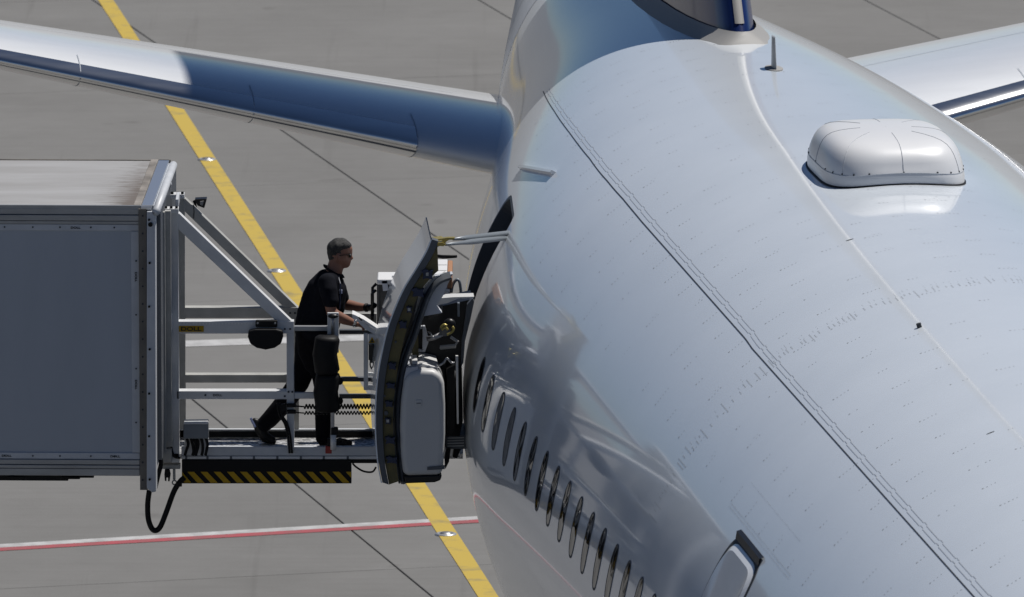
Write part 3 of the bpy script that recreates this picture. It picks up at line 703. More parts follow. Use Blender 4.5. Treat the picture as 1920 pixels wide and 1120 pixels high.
for pts in ([(826, 615), (832, 609), (838, 611)], [(828, 619), (835, 614), (840, 619)], [(838, 628), (846, 624), (851, 617), (848, 613)]):
    q = MB(); q.ptube([(x, y, -.95) for x, y in curve(pts, 4)], .010, 6); q.build('yellow_hose', M['yellowpart'], arm, smooth=True)
q = MB(); q.ptube([(802, 622, -.9), (808, 626, -.92), (812, 632, -.9)], .006, 5); q.build('cable', M['watch'], arm)
dpart('wood_panel', M['primer'], [(775, 640), (784, 630), (785, 672), (773, 670)], -.76, .03, parent=arm)
# dark hinge column and gust lock right of the slide cover
dpart('hinge_column', M['rubber'], [(838, 692), (853, 685), (853, 818), (838, 818)], -.78, .5); dpart('hinge_column', M['rubber'], [(859, 690), (866, 690), (868, 790), (862, 818), (853, 818), (853, 792)], -.6, .4)
dpart('gust_lock', M['bustle'], [(854.5, 668), (859, 668), (860, 795), (857, 795)], -.86, .04)
q = MB(); q.ptube([(x, y, -.9) for x, y in curve([(823, 686), (832, 680), (838, 672), (846, 680), (852, 681)], 4)], .010, 6); q.build('grab_handle', M['steel'], door, smooth=True)
dpart('sill_step', M['dseal'], [(836, 818), (872, 816), (872, 842), (836, 842)], -.55, .5); dpart('sill_hook', M['rubber'], [(852, 842), (864, 842), (857, 860), (849, 858)], -.5, .1); dpart('sill_hook', M['rubber'], [(838, 842), (845, 842), (842, 866), (835, 880), (834, 862)], -.6, .1)
for k_ in range(4):
    dpart('step_tread', M['alu'], [(839, 821 + k_ * 5), (870, 820 + k_ * 5), (870, 822 + k_ * 5), (839, 823 + k_ * 5)], -.556, .01)
# upper struts
pa, pb = at(850, 449, -.55), surf(3.62, radians(31.8), -.10); q = MB(); q.tube([pa, pa.lerp(pb, .2), pb], [.010, .020, .020], 10); q.build('door_strut', M['strut'], door, smooth=True)
pa, pb = at(836, 459, -.85), surf(3.6, radians(30.8), -.10) ; q = MB(); q.tube([pa, pa.lerp(pb, .2), pa.lerp(pb, .35), pb], [.010, .014, .022, .020], 10); q.build('door_strut', M['strut'], door, smooth=True)
dpart('strut_bracket', M['yellowpart'], [(806, 451), (840, 446), (853, 446), (851, 450), (842, 450), (836, 454), (832, 461), (824, 459), (831, 450), (808, 454)], -.95, .05)
dpart('strut_bracket', M['yellowpart'], [(806, 458), (830, 455), (836, 459), (832, 462), (806, 461)], -.98, .30)
q = MB(); q.ptube([(806, 470, -.9), (824, 459, -.8)], .010, 6); q.build('strut_stay', M['alu'], door); q = MB(); q.ptube([(806, 466, -.7), (814, 459, -.7)], .008, 6); q.build('strut_stay', M['alu'], door)

# ------------------------------------------------------------------ catering truck
YB, YN, YF = -.80, -.07, .66                                   # body side, platform near side, platform far side
piv = at(300, 893, YB)
truck = empty('catering_truck', (-3, .3, 0), 'grey high-lift catering truck with raised box body and railed loading platform', 'truck')
RB = Matrix.Rotation(radians(-1.7), 3, 'Z'); PV = Vector((-1.34, -.8, 0))
def tb(name, m_, mb, parent=None, bevel=0, rot=True, smooth=False):
    if rot: mb.v = [tuple(RB @ (Vector(p_) - PV) + PV) for p_ in mb.v]
    return mb.build(name, m_, parent or truck, bevel=bevel, smooth=smooth)
ztop = at(270, 390, YB).z; zbot = at(100, 893, YB).z; xl = -8.2; xr = at(292, 500, YB).x; YBF = 1.40
xp = at(262, 500, YB).x
body = tb('box_body', M['tpanel'], MB().box(xl, xr - .02, YB + .02, YBF, zbot + .01, ztop - .012))
def trim(name, m_, x0, y0, x1, y1, dy, bev=.003, par=None):
    a = at(x0, y1, YB); b_ = at(x1, y0, YB); return tb(name, m_, MB().box(a.x if x0 > -50 else xl, b_.x, YB + .019 - dy, YB + .03, a.z, b_.z), par or body, bevel=bev)
trim('top_rail', M['alu'], -99, 392, 262, 403, .018); trim('top_rail', M['alu'], -99, 404, 262, 414.5, .026); trim('top_rail', M['alu'], -99, 415.5, 262, 421, .018)
trim('side_trim', M['twhite'], -99, 422, 262, 433.5, .010); trim('side_trim', M['twhite'], 248, 434.5, 262, 849.5, .009); trim('side_trim', M['twhite'], -99, 850.5, 262, 862, .010)
trim('bottom_rail', M['alu'], -99, 863, 262, 872, .018); trim('bottom_rail', M['alu'], -99, 873, 262, 879, .024); trim('bottom_rail', M['alu'], -99, 880, 262, 893, .018)
for px in (8, 61, 112, 170, 214): 
    for py in (427.5, 856.5):
        c = at(px, py, YB); tb('rivet', M['seam'], MB().tube([c + Vector((0, .012, 0)), c + Vector((0, .004, 0))], .007, 6), body)
for py in (490, 591, 692, 793):
    c = at(255, py, YB); tb('rivet', M['seam'], MB().tube([c + Vector((0, .012, 0)), c + Vector((0, .004, 0))], .007, 6), body)
post = trim('corner_post', M['brown'], 263, 391, 274.5, 918, .045, par=truck)
for py in range(404, 900, 33):
    c = at(268, py, YB); tb('rivet', M['seam'], MB().tube([c + Vector((0, -.02, 0)), c + Vector((0, -.030, 0))], .008, 6), post)
a = at(275, 922, YB); b_ = at(292, 395, YB)
wp = tb('front_post', M['twhite'], MB().prism([at(275.5, 397, YB - .05), at(291.5, 397, YB - .05), at(293, 922, YB - .05), at(286, 924, YB - .05), at(275.5, 916, YB - .05)], (0, .16, 0)), bevel=.006)
for (px, py, r_) in ((282.5, 421, .018), (280, 412, .009), (281, 493, .009), (280, 575, .009), (281, 655, .009), (280, 738, .009), (280, 818, .009), (281, 899, .009)):
    c = at(px, py, YB - .05); tb('bolt', M['rubber'], MB().tube([c + Vector((0, .004, 0)), c + Vector((0, -.012, 0))], r_, 10), wp)
# roof
x_edge = at(249, 390, YB).x
tb('roof', M['roof'], MB().box(xl - .01, x_edge, YB + .03, YBF - .02, ztop - .011, ztop + .006), body)
tb('roof_edge', M['alu'], MB().box(xl - .01, x_edge + .16, YB + .002, YB + .029, ztop - .02, ztop + .016), body); tb('roof_edge', M['brown'], MB().box(xl - .01, x_edge + .16, YBF - .019, YBF + .012, ztop - .02, ztop + .012), body)
x2 = at(264, 390, YB).x
tb('roof_cap', M['grime'], MB().box(x_edge + .002, x2, YB + .03, YBF - .02, ztop - .01, ztop + .020), body, bevel=.006)
x3 = at(285, 390, YB).x
tb('roof_sheet', M['aluS'], MB().box(x2 + .002, x3, YB - .02, YBF + .01, ztop - .01, ztop + .012), body, bevel=.003)
x4 = at(296, 400, YB).x; zt = at(290, 402, YB - .05).z
tb('roof_tube', M['twhite'], MB().tube([(x4 - .01, YB - .05, zt + .02), (x4 - .01, YBF - .05, zt + .02)], .032, 12), body, smooth=True)
# front wall with roller door, inner uprights
tb('roller_door', M['dseal'], MB().box(xr - .018, xr + .03, YB + .15, YBF - .03, zbot + .1, ztop - .05), truck)
for (x0, x1, Y, dep, y0, y1, m_) in ((297, 302, -.5, .05, 400, 840, 'brown'), (303, 309, -.35, .05, 398, 850, 'tframe2'), (311, 320, -.22, .06, 396, 830, 'tframe2')):
    q = MB(); q.pbox(x0, y0, x1, y1, Y, dep); tb('guide_upright', M[m_], q, rot=False, bevel=.003)
for (x0, y0, x1, y1) in ((296, 590, 322, 620), (296, 630, 318, 689), (296, 692, 318, 744), (297, 747, 318, 800), (296, 822, 324, 838), (297, 842, 322, 868)):
    q = MB(); q.pbox(x0, y0, x1, y1, -.14, .10); br = tb('lift_bracket', M['tframe2'] if y0 > 600 else M['twhite'], q, rot=False, bevel=.004)
for (x0, y0, x1, y1) in ((305, 689, 317, 691), (305, 744, 317, 746), (305, 821, 317, 824)):
    q = MB(); q.pbox(x0, y0, x1, y1, -.16, .14); tb('bracket_edge', M['twhite'], q, rot=False)
q = MB(); q.pbox(314, 448, 321, 466, -.16, .04); tb('limit_switch', M['rubber'], q, rot=False, bevel=.004); q = MB(); q.pbox(314, 548, 319, 553, -.16, .04); tb('limit_switch', M['rubber'], q, rot=False, bevel=.004)
q = MB(); q.ptube([(317, 556, -.17), (312, 575, -.17), (306, 588, -.17)], .003, 5); tb('thin_cable', M['alu'], q, rot=False)
def tbox(name, m_, x0, y0, x1, y1, Y, dep, bev=.004, par=None):
    q = MB(); q.pbox(x0, y0, x1, y1, Y, dep); return q.build(name, M[m_], par or truck, bevel=bev)
def tpoly(name, m_, px, Y, dep, bev=.003, par=None):
    q = MB(); q.ppoly(px, Y, dep); return q.build(name, M[m_], par or truck, bevel=bev)
# platform frame: near side, then far side
tbox('platform_post', 'tframe', 321.5, 398, 334, 868, YN, .08)
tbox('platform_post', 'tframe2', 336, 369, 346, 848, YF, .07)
hd = tbox('post_head', 'tframe', 300, 392, 334.5, 401, YN - .03, .12); hf_ = tbox('post_head', 'tframe', 309, 365, 345.5, 373, YF - .03, .12)
for h_, yy, xs_ in ((hd, 390.5, (302, 311, 321, 331)), (hf_, 363.5, (314, 323, 334, 342))):
    for x in xs_:
        Yq = YN if h_ is hd else YF
        for dy in (-.01, .06):
            c = at(x, yy + 1.5, Yq + dy); MB().tube([c, c + Vector((0, 0, .022))], .011, 8).build('bolt', M['rubber'], h_)
tbox('head_plate', 'twhite', 329, 374, 334.5, 392, YN + .2, .35); tbox('head_plate', 'twhite', 304, 378, 310, 390, YN + .1, .3); tpoly('head_lever', 'twhite', [(296, 398), (302, 396), (297, 428), (292, 430)], -.3, .06); tpoly('head_lever', 'twhite', [(316, 352), (322, 348), (321, 344), (312, 362), (311, 372)], .5, .06)
tpoly('diagonal_brace', 'tframe', [(334, 400.5), (336, 400.5), (551, 607), (551, 611), (527, 611), (334, 430)], YN + .005, .095)
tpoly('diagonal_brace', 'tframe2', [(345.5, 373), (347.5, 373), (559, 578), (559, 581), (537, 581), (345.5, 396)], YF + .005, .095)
tr = tbox('top_rail', 'tframe', 334, 603, 551, 626, YN, .10); 
for k_ in range(24):
    x = 338.5 + k_ * 6.05
    if 476 < x < 521: continue
    c = at(x, 607.3, YN); MB().tube([c + Vector((0, .01, 0)), c + Vector((0, -.003, 0))], .0062, 8).build('peg', M['trol'], tr)
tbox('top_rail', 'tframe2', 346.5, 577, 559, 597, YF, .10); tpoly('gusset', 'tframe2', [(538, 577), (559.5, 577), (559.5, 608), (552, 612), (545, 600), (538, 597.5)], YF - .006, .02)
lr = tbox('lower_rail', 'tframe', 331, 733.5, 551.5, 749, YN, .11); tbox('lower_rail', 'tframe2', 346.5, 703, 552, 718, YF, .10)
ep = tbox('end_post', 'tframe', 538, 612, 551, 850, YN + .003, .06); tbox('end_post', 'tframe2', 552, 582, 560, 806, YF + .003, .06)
for x, y in ((534, 617), (544, 617), (541, 735), (548, 735), (534, 743), (385, 741)):
    c = at(x, y, YN); MB().tube([c + Vector((0, .01, 0)), c + Vector((0, -.006, 0))], .008, 8).build('bolt', M['seam'], ep)
for x, y in ((544, 587), (553, 587)):
    c = at(x, y, YF); MB().tube([c + Vector((0, .01, 0)), c + Vector((0, -.012, 0))], .008, 8).build('bolt', M['seam'], truck)
tbox('extension_rail', 'alu', 551.5, 612, 616, 621, YN + .01, .045); tbox('extension_rail', 'tframe', 551.5, 737, 600, 748, YN + .01, .045)
tbox('pivot_plate', 'tframe', 614, 587, 635, 662, YN - .01, .03); q = MB(); q.ptube([(624, 592, YN - .05), (624, 628, YN - .05)], .014, 10); q.build('pivot_pin', M['steel'], truck, smooth=True)
q = MB(); q.ball(at(624.5, 593, YN - .05), .042, 14, 8, (1, .6, .45)); q.build('pivot_knob', M['black'], truck, smooth=True)
for y_ in (619, 708, 740):
    tbox('far_guard_bar', 'dseal', 636, y_, 706, y_ + 8, YF - .05, .05)
tbox('far_guard_bar', 'tframe2', 640, 588, 706, 604, YF + .02, .04); tbox('far_guard_bar', 'tframe2', 680, 594, 706, 612, YF + .06, .03)
# rubber bumper rolls hanging on the railing
def roll(name, cx, y0, y1, w, Y, lip=.2):
    a = at(cx, y1, Y); b_ = at(cx, y0, Y); q = MB(); rows = []; H_ = b_.z - a.z
    for u, s_ in ((0, .05), (.0, .80), (.03, .93), (.10, 1.0), (.5, .985), (.88, 1.0), (.96, .93), (1.0, .72), (1.02, .2), (1.02, .02)):
        rows.append([Vector((a.x + math.copysign(abs(cos(t)) ** .8, cos(t)) * w / 480 * s_ + .01 * sin(u * 9), Y + math.copysign(abs(sin(t)) ** .8, sin(t)) * .10 * s_, a.z + H_ * u)) for t in [2*pi*k/20 for k in range(20)]])
    q.grid(rows, close_u=True); o_ = q.build(name, M['rubber'], truck, smooth=True); fixn(o_); return o_
roll('bumper_roll', 611.5, 630, 700, 47, YN - .11); roll('bumper_roll', 613, 699, 771, 47, YN - .10)
tbox('bumper_rod', 'steel', 620, 770, 627, 842, YN - .10, .03); tbox('bumper_rod', 'rubber', 620.5, 802, 634, 822, YN - .11, .05, .01); q = MB(); q.ptube([(625, 816, YN - .11), (625, 843, YN - .11)], .024, 10); q.build('bumper_foot', M['tframe'], truck, smooth=True)
tbox('red_marker', 'red', 610, 837, 622, 851, YN - .10, .04); tbox('rod_clamp', 'rubber', 614, 823, 620, 838, YN - .10, .04)
for (x, y) in ((637, 715), (637, 752)): 
    q = MB(); q.ball(at(x, y, YN - .05), .030, 10, 8, (.9, 1, 1)); q.build('rubber_stop', M['rubber'], truck, smooth=True)
# oval black pad on the railing
tbox('pad_arm', 'rubber', 479, 601.5, 520, 614, YN - .05, .05, .008)
pd = [(466, 621), (478, 618), (518, 618), (530, 621), (531, 632), (527, 645), (515, 653), (498, 656.5), (481, 653), (469, 645), (464.5, 632)]
tpoly('oval_pad', 'rubber', pd, YN - .09, .07, .012)
for x in (483, 516):
    c = at(x, 606, YN - .05); MB().tube([c, c - Vector((0, .006, 0))], .008, 8).build('bolt', M['alu'], truck)
# work lamp on the brace
lm = tpoly('work_lamp', 'black', [(365, 374), (388, 373), (383, 391), (370, 386)], YF - .02, .10, .006); tpoly('lamp_bracket', 'rubber', [(361, 378), (367, 375), (369, 390), (364, 384)], YF, .03, .002, lm); tpoly('lamp_glass', 'seal', [(375, 378), (382, 377), (380, 386), (375, 384)], YF - .03, .015, .002, lm)
q = MB(); q.ptube([(363, 384, YF), (364, 398, YF), (363, 410, YF)], .003, 5); q.build('lamp_wire', M['rubber'], lm)
# deck
za = at(500, 839, YN).z; xd0 = at(334, 839, YN).x; xd1 = at(868, 839, YN).x
tbox('side_beam', 'twhite', 340, 838, 705, 855, YN, .05); tbox('side_beam', 'tframe', 705.5, 841, 862, 855, YN, .05); tbox('side_strip', 'tframe', 341, 856, 706, 861.5, YN - .008, .05)
for x in (347, 387, 431, 474, 518, 562, 605, 650): tbox('strip_clip', 'dseal', x, 856, x + 4, 861.5, YN - .012, .01, .001)
zd = at(500, 820.5, YF).z
tr_ = MB().box(xd0 - .15, xd1, YN + .052, YF - .002, zd - .04, zd).build('deck_grating', M['deck'], truck)
tbox('kick_plate', 'tframe2', 334, 806.5, 862, 821, YF, .03); tbox('kick_strip', 'rubber', 392, 809, 862, 820, YF - .004, .003)
tbox('kick_cap', 'twhite', 334, 805, 700, 807.2, YF - .003, .04)
pn = tbox('hazard_panel', 'hazB', 341, 863, 659, 907, YN - .02, .06)
for k_ in range(14):
    x0 = 341.5 + k_ * 24.75 - 15; a, b2, c2, d2 = (x0, 885), (x0 + 12.5, 885), (x0 + 32, 905.5), (x0 + 19, 905.5)
    def clipx(p_, lo, hi): return (max(lo, min(hi, p_[0])), p_[1])
    pts = [a, b2, c2, d2]
    if x0 < 341.5:
        t_ = (341.5 - x0) / 19.5; pts = [(341.5, 885 + max(0, (341.5 - x0 - 12.5)) / 19.5 * 20.5), (max(341.5, x0 + 12.5), 885), (x0 + 32, 905.5), (x0 + 19, 905.5), (341.5, min(905.5, 885 + t_ * 20.5))]
        if pts[0][1] == 885 and pts[1][0] == 341.5: pts = pts[1:]
    if x0 + 32 > 658.5:
        if x0 + 12.5 > 658.5: pts = [(x0, 885), (658.5, 885), (658.5, 885 + (658.5 - x0) / 19 * 20.5)] if x0 < 650 else None
        else: pts = [(x0, 885), (x0 + 12.5, 885), (658.5, 885 + (658.5 - x0 - 12.5) / 19.5 * 20.5), (658.5, 905.5), (min(658.5, x0 + 19), 905.5)]
    if pts: tpoly('yellow_stripe', 'hazY', pts, YN - .023, .004, 0, pn)
tbox('end_bar', 'hazB', 659, 862.5, 720, 869, YN, .05)
q = MB(); q.ptube([(x, y, YN + .02) for x, y in curve([(661, 869), (668, 876), (682, 884), (698, 885), (705, 876)], 5)], .008, 6); q.build('short_cable', M['rubber'], truck, smooth=True)
# junction box with cables
jb = tbox('junction_box', 'box', 344, 796, 390.5, 823, YN - .13, .12, .006); tpoly('box_lid', 'tframe', [(344, 796), (345, 793), (390, 792.5), (391, 796)], YN - .135, .14, .002, jb); tbox('box_stand', 'tframe', 346, 823, 391, 839, YN + .0, .05, .003, jb)
for k_, (x0, x1) in enumerate(((350, 347), (358, 361), (364, 365), (369, 367), (377, 378), (386, 385))):
    q = MB(); q.ptube([(x, y, YN - .09) for x, y in curve([(x0, 822), (x0 + 3, 833), (x1 + 2, 846), (x1, 854)], 4)], .013, 6); q.build('box_cable', M['rubber'], jb, smooth=True)
# cable loop under the platform, hanging parts
q = MB(); q.ptube([(x, y, YN - .08) for x, y in curve([(280, 920), (277, 945), (278, 972), (284, 990), (292, 995), (301, 987), (312, 960), (326, 922), (338, 903), (346, 896)], 6)], .022, 10); q.build('cable_loop', M['rubber'], truck, smooth=True)
tbox('cable_clamp', 'rubber', 331, 905, 341, 913, YN - .11, .05)
tbox('lower_bracket', 'tframe2', 304, 872, 338, 880, YN, .10); tbox('lower_bracket', 'tframe2', 296, 850, 336, 858, YN, .10); tbox('hanger_rod', 'tframe2', 324, 880, 329, 900, YN, .02); tpoly('hanging_shackle', 'rubber', [(309, 881), (318, 881), (320, 890), (318, 903), (315, 903), (315, 896), (312, 896), (312, 903), (309, 902), (308, 890)], YN - .05, .04)
q = MB(); q.ptube([(327 + 4 * cos(a_), 905 + 4 * sin(a_), YN) for a_ in [k * pi / 5 for k in range(11)]], .006, 6); q.build('lifting_eye', M['tframe2'], truck)
q = MB(); q.ptube([(x, y, -.5) for x, y in curve([(298, 850), (302, 868), (297, 890), (291, 915)], 5)], .018, 8); q.build('brake_hose', M['rubber'], truck, smooth=True)
tpoly('hinge_block', 'tframe2', [(306, 806), (318, 806), (318, 822), (302, 822)], -.2, .1); tpoly('hinge_block', 'twhite', [(296, 838), (306, 834), (306, 844), (297, 845)], -.25, .1)
q = MB(); q.ptube([(x, y, YN - .02) for x, y in curve([(321, 834), (323, 848), (328, 857), (338, 859)], 4)], .010, 6); q.build('short_hose', M['rubber'], truck, smooth=True)
# coiled cords and their plugs, black cables on the end post
for y_, amp, r_ in ((762.5, 4.2, .0065), (774.5, 3.0, .0055)):
    q = MB(); pts = [(540, y_ - 2, YN), (556, y_ - 1, YN), (566, y_, YN)]
    x = 570.0
    while x < 716: pts.append((x, y_ + amp * math.sin((x - 570) * 1.05), YN + .03 * math.cos((x - 570) * 1.05))); x += 1.0
    q.ptube(pts, r_, 5); q.build('coiled_cord', M['rubber'], truck, smooth=True); tbox('cord_plug', 'rubber', 538, y_ - 5, 555, y_ + 2, YN - .04, .035, .006)
for dx in (0, 4.5):
    q = MB(); q.ptube([(x + dx, y, YN - .03) for x, y in curve([(520, 756), (524, 778), (534, 795), (540, 820), (543, 850)], 5)], .010, 6); q.build('black_cable', M['rubber'], truck, smooth=True)
tpoly('cable_clip', 'rubber', [(522, 760), (536, 757), (538, 770), (526, 776)], YN - .04, .04)
# control stand at the aircraft end
cs = tbox('control_stand', 'tframe', 682, 626, 690, 732, YN - .02, .04); tbox('stand_plate', 'tframe', 690.5, 627, 718, 648, YN - .02, .035, .003, cs); tbox('stand_foot', 'tframe', 690.5, 723, 716, 732, YN - .02, .035, .003, cs); tbox('stand_foot', 'tframe', 690.5, 699, 716, 705, YN - .01, .03, .003, cs)
tpoly('warning_sign', 'hazY', [(697.5, 632), (704, 643.5), (691, 643.5)], YN - .024, .004, 0, cs); tpoly('warning_symbol', 'ink', [(697, 636), (698.5, 636), (699, 640), (702, 641.5), (694, 642), (696, 640)], YN - .0275, .003, 0, cs)
hs = tbox('pendant_control', 'black', 691, 646.5, 701.5, 676, YN - .06, .04, .006, cs); q = MB(); q.ptube([(x, y, YN - .04) for x, y in curve([(695, 676), (694, 684), (697, 692), (704, 695.5), (712, 694)], 5)], .006, 6); q.build('pendant_cable', M['rubber'], hs, smooth=True); tbox('pendant_boss', 'black', 693, 675, 698, 681, YN - .055, .03, .003, hs)
tpoly('stand_lid', 'trol', [(660, 589), (664, 590), (682, 599), (717, 622), (715, 626), (684, 606), (661, 598)], YN - .02, .16, .002, cs); tpoly('lid_slot', 'ink', [(671, 595), (674, 595), (680, 601), (677, 602)], YN - .025, .02, 0, cs)
tpoly('lid_side', 'tframe', [(665, 598), (684, 607), (716, 628), (700, 626), (684, 617)], YN - .015, .012, 0, cs)
# chassis and scissor lift below the frame
for Y in (-.62, 1.12):
    tb('chassis_beam', M['tframe2'], MB().box(-8.0, -.6, Y, Y + .16, .85, 1.1))
    for s_ in (0, 1):
        q = MB(); x0, x1_ = (-7.6, -2.85) if s_ else (-2.85, -7.6); q.prism([Vector((x0 - .1, Y + .05 + s_ * .06, 1.1)), Vector((x0 + .1, Y + .05 + s_ * .06, 1.1)), Vector((x1_ + .1, Y + .05 + s_ * .06, zbot - .1)), Vector((x1_ - .1, Y + .05 + s_ * .06, zbot - .1))], (0, .05, 0)); tb('scissor_arm', M['tframe2'], q)
    for x in (-7.0, -2.0):
        c = Vector((x, Y - .2 if Y < 0 else Y + .1, .5)); q = MB(); q.grid([[c + Vector((r_ * cos(t), y, r_ * sin(t))) for t in [2*pi*k/28 for k in range(28)]] for r_, y in ((.01, .02), (.22, .04), (.28, 0), (.46, 0), (.5, .04), (.5, .22), (.46, .26), (.01, .26))], close_u=True); tb('wheel', M['rubber'], q, smooth=False)
tb('body_subframe', M['rubber'], MB().box(-8.0, xr - .7, YB + .15, YBF - .15, zbot - .07, zbot + .008)); tb('chassis_deck', M['tframe2'], MB().box(-8.0, -.7, -.4, 1.1, .9, 1.0))
for (x0, y0, x1, y1) in ((14, 893.5, 46, 897), (116, 893.5, 150, 899), (128, 893.5, 176, 896.5)): tbox('under_bracket', 'rubber', x0, y0, x1, y1, YB + .1, .1, .004)

def lettering(txt, px, py, w_px, Y, m_, parent, rotz=0, stretch=1.0, rot_apply=True, hscale=1.0):
    cu = bpy.data.curves.new('lettering', 'FONT'); cu.body = txt; cu.size = 1; cu.align_x = 'CENTER'; cu.align_y = 'CENTER'; cu.offset = .022; cu.extrude = .01
    ob = bpy.data.objects.new('lettering', cu); COL.objects.link(ob); bpy.context.view_layer.update()
    dg = bpy.context.evaluated_depsgraph_get(); me = bpy.data.meshes.new_from_object(ob.evaluated_get(dg)); bpy.data.objects.remove(ob)
    xs_ = [v.co.x for v in me.vertices]; ys_ = [v.co.y for v in me.vertices]; W = max(xs_) - min(xs_); H = max(ys_) - min(ys_); cx = (max(xs_) + min(xs_)) / 2; cy = (max(ys_) + min(ys_)) / 2
    c = at(px, py, Y); k_ = w_px / 240.0 / W; kh = k_ * hscale; q = MB(); ca, sa = cos(rotz), sin(rotz)
    vs_ = []
    for v in me.vertices:
        x, z = (v.co.x - cx) * k_, (v.co.y - cy) * kh; vs_.append(Vector((c.x + x * ca - z * sa, Y + (0 if v.co.z > 0 else .004), c.z + x * sa + z * ca)))
    q.add(vs_, [tuple(p_.vertices) for p_ in me.polygons]); bpy.data.meshes.remove(me)
    return tb('lettering', m_, q, parent, rot=rot_apply)
sg = tbox('yellow_plate', 'hazY', 335.5, 611.5, 382, 622.5, YN - .006, .006, 0)
lettering('DOLL', 358.5, 617, 38, YN - .0085, M['ink'], sg, rot_apply=False, hscale=.72)
lettering('DOLL', 408, 741.3, 17, YN - .003, M['ink'], lr, rot_apply=False, hscale=.8)
for px, py, rz in ((141.5, 428, 0), (12, 856.5, 0), (216, 856.5, 0), (254.8, 520, -pi/2), (255, 722, -pi/2)):
    lettering('DOLL', px, py, 18, YB + .0055, M['ink'], body, rotz=rz, hscale=.75)

# ------------------------------------------------------------------ trolleys on the platform
def wheel_small(c, r_, par):
    q = MB(); q.grid([[c + Vector((rr_ * cos(t), y, rr_ * sin(t))) for t in [2*pi*k/16 for k in range(16)]] for rr_, y in ((.004, -.02), (r_, -.018), (r_, .018), (.004, .02))], close_u=True); q.build('castor', M['rubber'], par)
def trolley(name, label, x0, x1, y0, y1, ztop_, m_top, side):
    t = empty(name, ((x0+x1)/2, (y0+y1)/2, zd), label, 'trolley'); t['_o'] = ((x0+x1)/2, (y0+y1)/2, zd)
    MB().box(x0 + .015, x1 - .015, y0 + .012, y1 - .012, zd + .12, ztop_ - .02).build('cabinet', side, t, bevel=.006)
    MB().box(x0 + .004, x1 - .004, y0, y1, ztop_ - .045, ztop_).build('lid', m_top, t, bevel=.012)
    MB().box(x0, x1, y0 - .004, y1 + .004, zd + .09, zd + .125).build('base_plate', M['steel'], t, bevel=.008)
    for xx in (x0 + .002, x1 - .024):
        for yy in (y0 + .001, y1 - .024): MB().box(xx, xx + .022, yy, yy + .023, zd + .126, ztop_ - .046).build('corner_bar', M['trolside'], t, bevel=.003)
    for xx in (x0 + .08, x1 - .08):
        for yy in (y0 + .05, y1 - .05): wheel_small(Vector((xx, yy, zd + .045)), .043, t)
    return t
pA = at(706, 524, .16); x1A = pA.x + .41
tA = trolley('service_trolley', 'tall scuffed metal service trolley being pushed by the man', pA.x, x1A, .16, .50, pA.z, M['trol'], M['trolside'])
MB().tube([(pA.x - .035, .19, pA.z - .34), (pA.x - .035, .19, pA.z - .12), (pA.x - .005, .19, pA.z - .09)], .012, 8).build('push_handle', M['black'], tA, smooth=True)
MB().tube([(pA.x - .035, .47, pA.z - .34), (pA.x - .035, .47, pA.z - .12), (pA.x - .005, .47, pA.z - .09)], .012, 8).build('push_handle', M['black'], tA, smooth=True)
MB().tube([(pA.x - .035, .17, pA.z - .30), (pA.x - .035, .49, pA.z - .30)], .014, 8).build('push_handle', M['black'], tA, smooth=True)
for (x, y, w, h, r_) in ((722, 536, 10, 20, .12), (734, 545, 9, 22, -.1)):
    c = at(x, y, .155); hw_, hh_ = w / 480, h / 480; q = MB(); q.prism([Vector((c.x + a * cos(r_) - b_ * sin(r_), .160, c.z + a * sin(r_) + b_ * cos(r_))) for a, b_ in ((-hw_, -hh_), (hw_, -hh_), (hw_, hh_), (-hw_, hh_))], (0, .008, 0)); q.build('paper_label', M['paper'], tA)
MB().box(pA.x + .12, pA.x + .22, .24, .30, pA.z + .001, pA.z + .004).build('lid_recess', M['steel'], tA)
for k_ in range(3): MB().box(pA.x + .05, x1A - .05, .166, .171, pA.z - .30 - k_ * .33, pA.z - .285 - k_ * .33).build('runner', M['trolside'], tA)
pB = at(812, 519, .18); xB1 = at(849, 519, .18).x
tB = trolley('service_trolley', 'white-topped trolley half hidden behind the open aircraft door', pB.x - .12, xB1 - .02, .18, .98, pB.z - .10, M['trol'], M['trolside'])
q = MB(); q.ptube([(x, y, .22) for x, y in curve([(846, 549), (849, 534), (856, 525), (862, 530), (865, 556)], 5)], .012, 8); q.build('loop_handle', M['strut'], tB, smooth=True)
zb = pB.z - .10
cb = empty('carton', ((pB.x + xB1) / 2, .55, zb), 'white carton with torn brown edge on the trolley behind the aircraft door', 'box'); cb['_o'] = ((pB.x + xB1) / 2, .55, zb)
MB().box(pB.x - .12, xB1 - .045, .19, .97, zb + .002, zb + .10).build('carton_body', M['trol'], cb, bevel=.006)
MB().box(xB1 - .043, xB1 - .005, .19, .97, zb + .002, zb + .092).build('carton_flap', M['card'], cb, bevel=.008)
for Y in (.45, .70): MB().box(pB.x - .12, xB1 - .05, Y, Y + .006, zb + .1005, zb + .103).build('tape_seam', M['seal'], cb)
q = MB(); q.prism([Vector((pB.x + .06, .30, zb + .1012)), Vector((pB.x + .10, .33, zb + .1012)), Vector((pB.x + .09, .41, zb + .1012))], (0, 0, .0015)); q.build('tape_patch', M['seal'], cb)
q = MB(); q.ptube([(808, 479, .30), (830, 482, .28), (856, 481, .22)], [.012, .016, .012], 8); tr_o = q.build('door_girt_bar', M['rubber'], door, smooth=True)

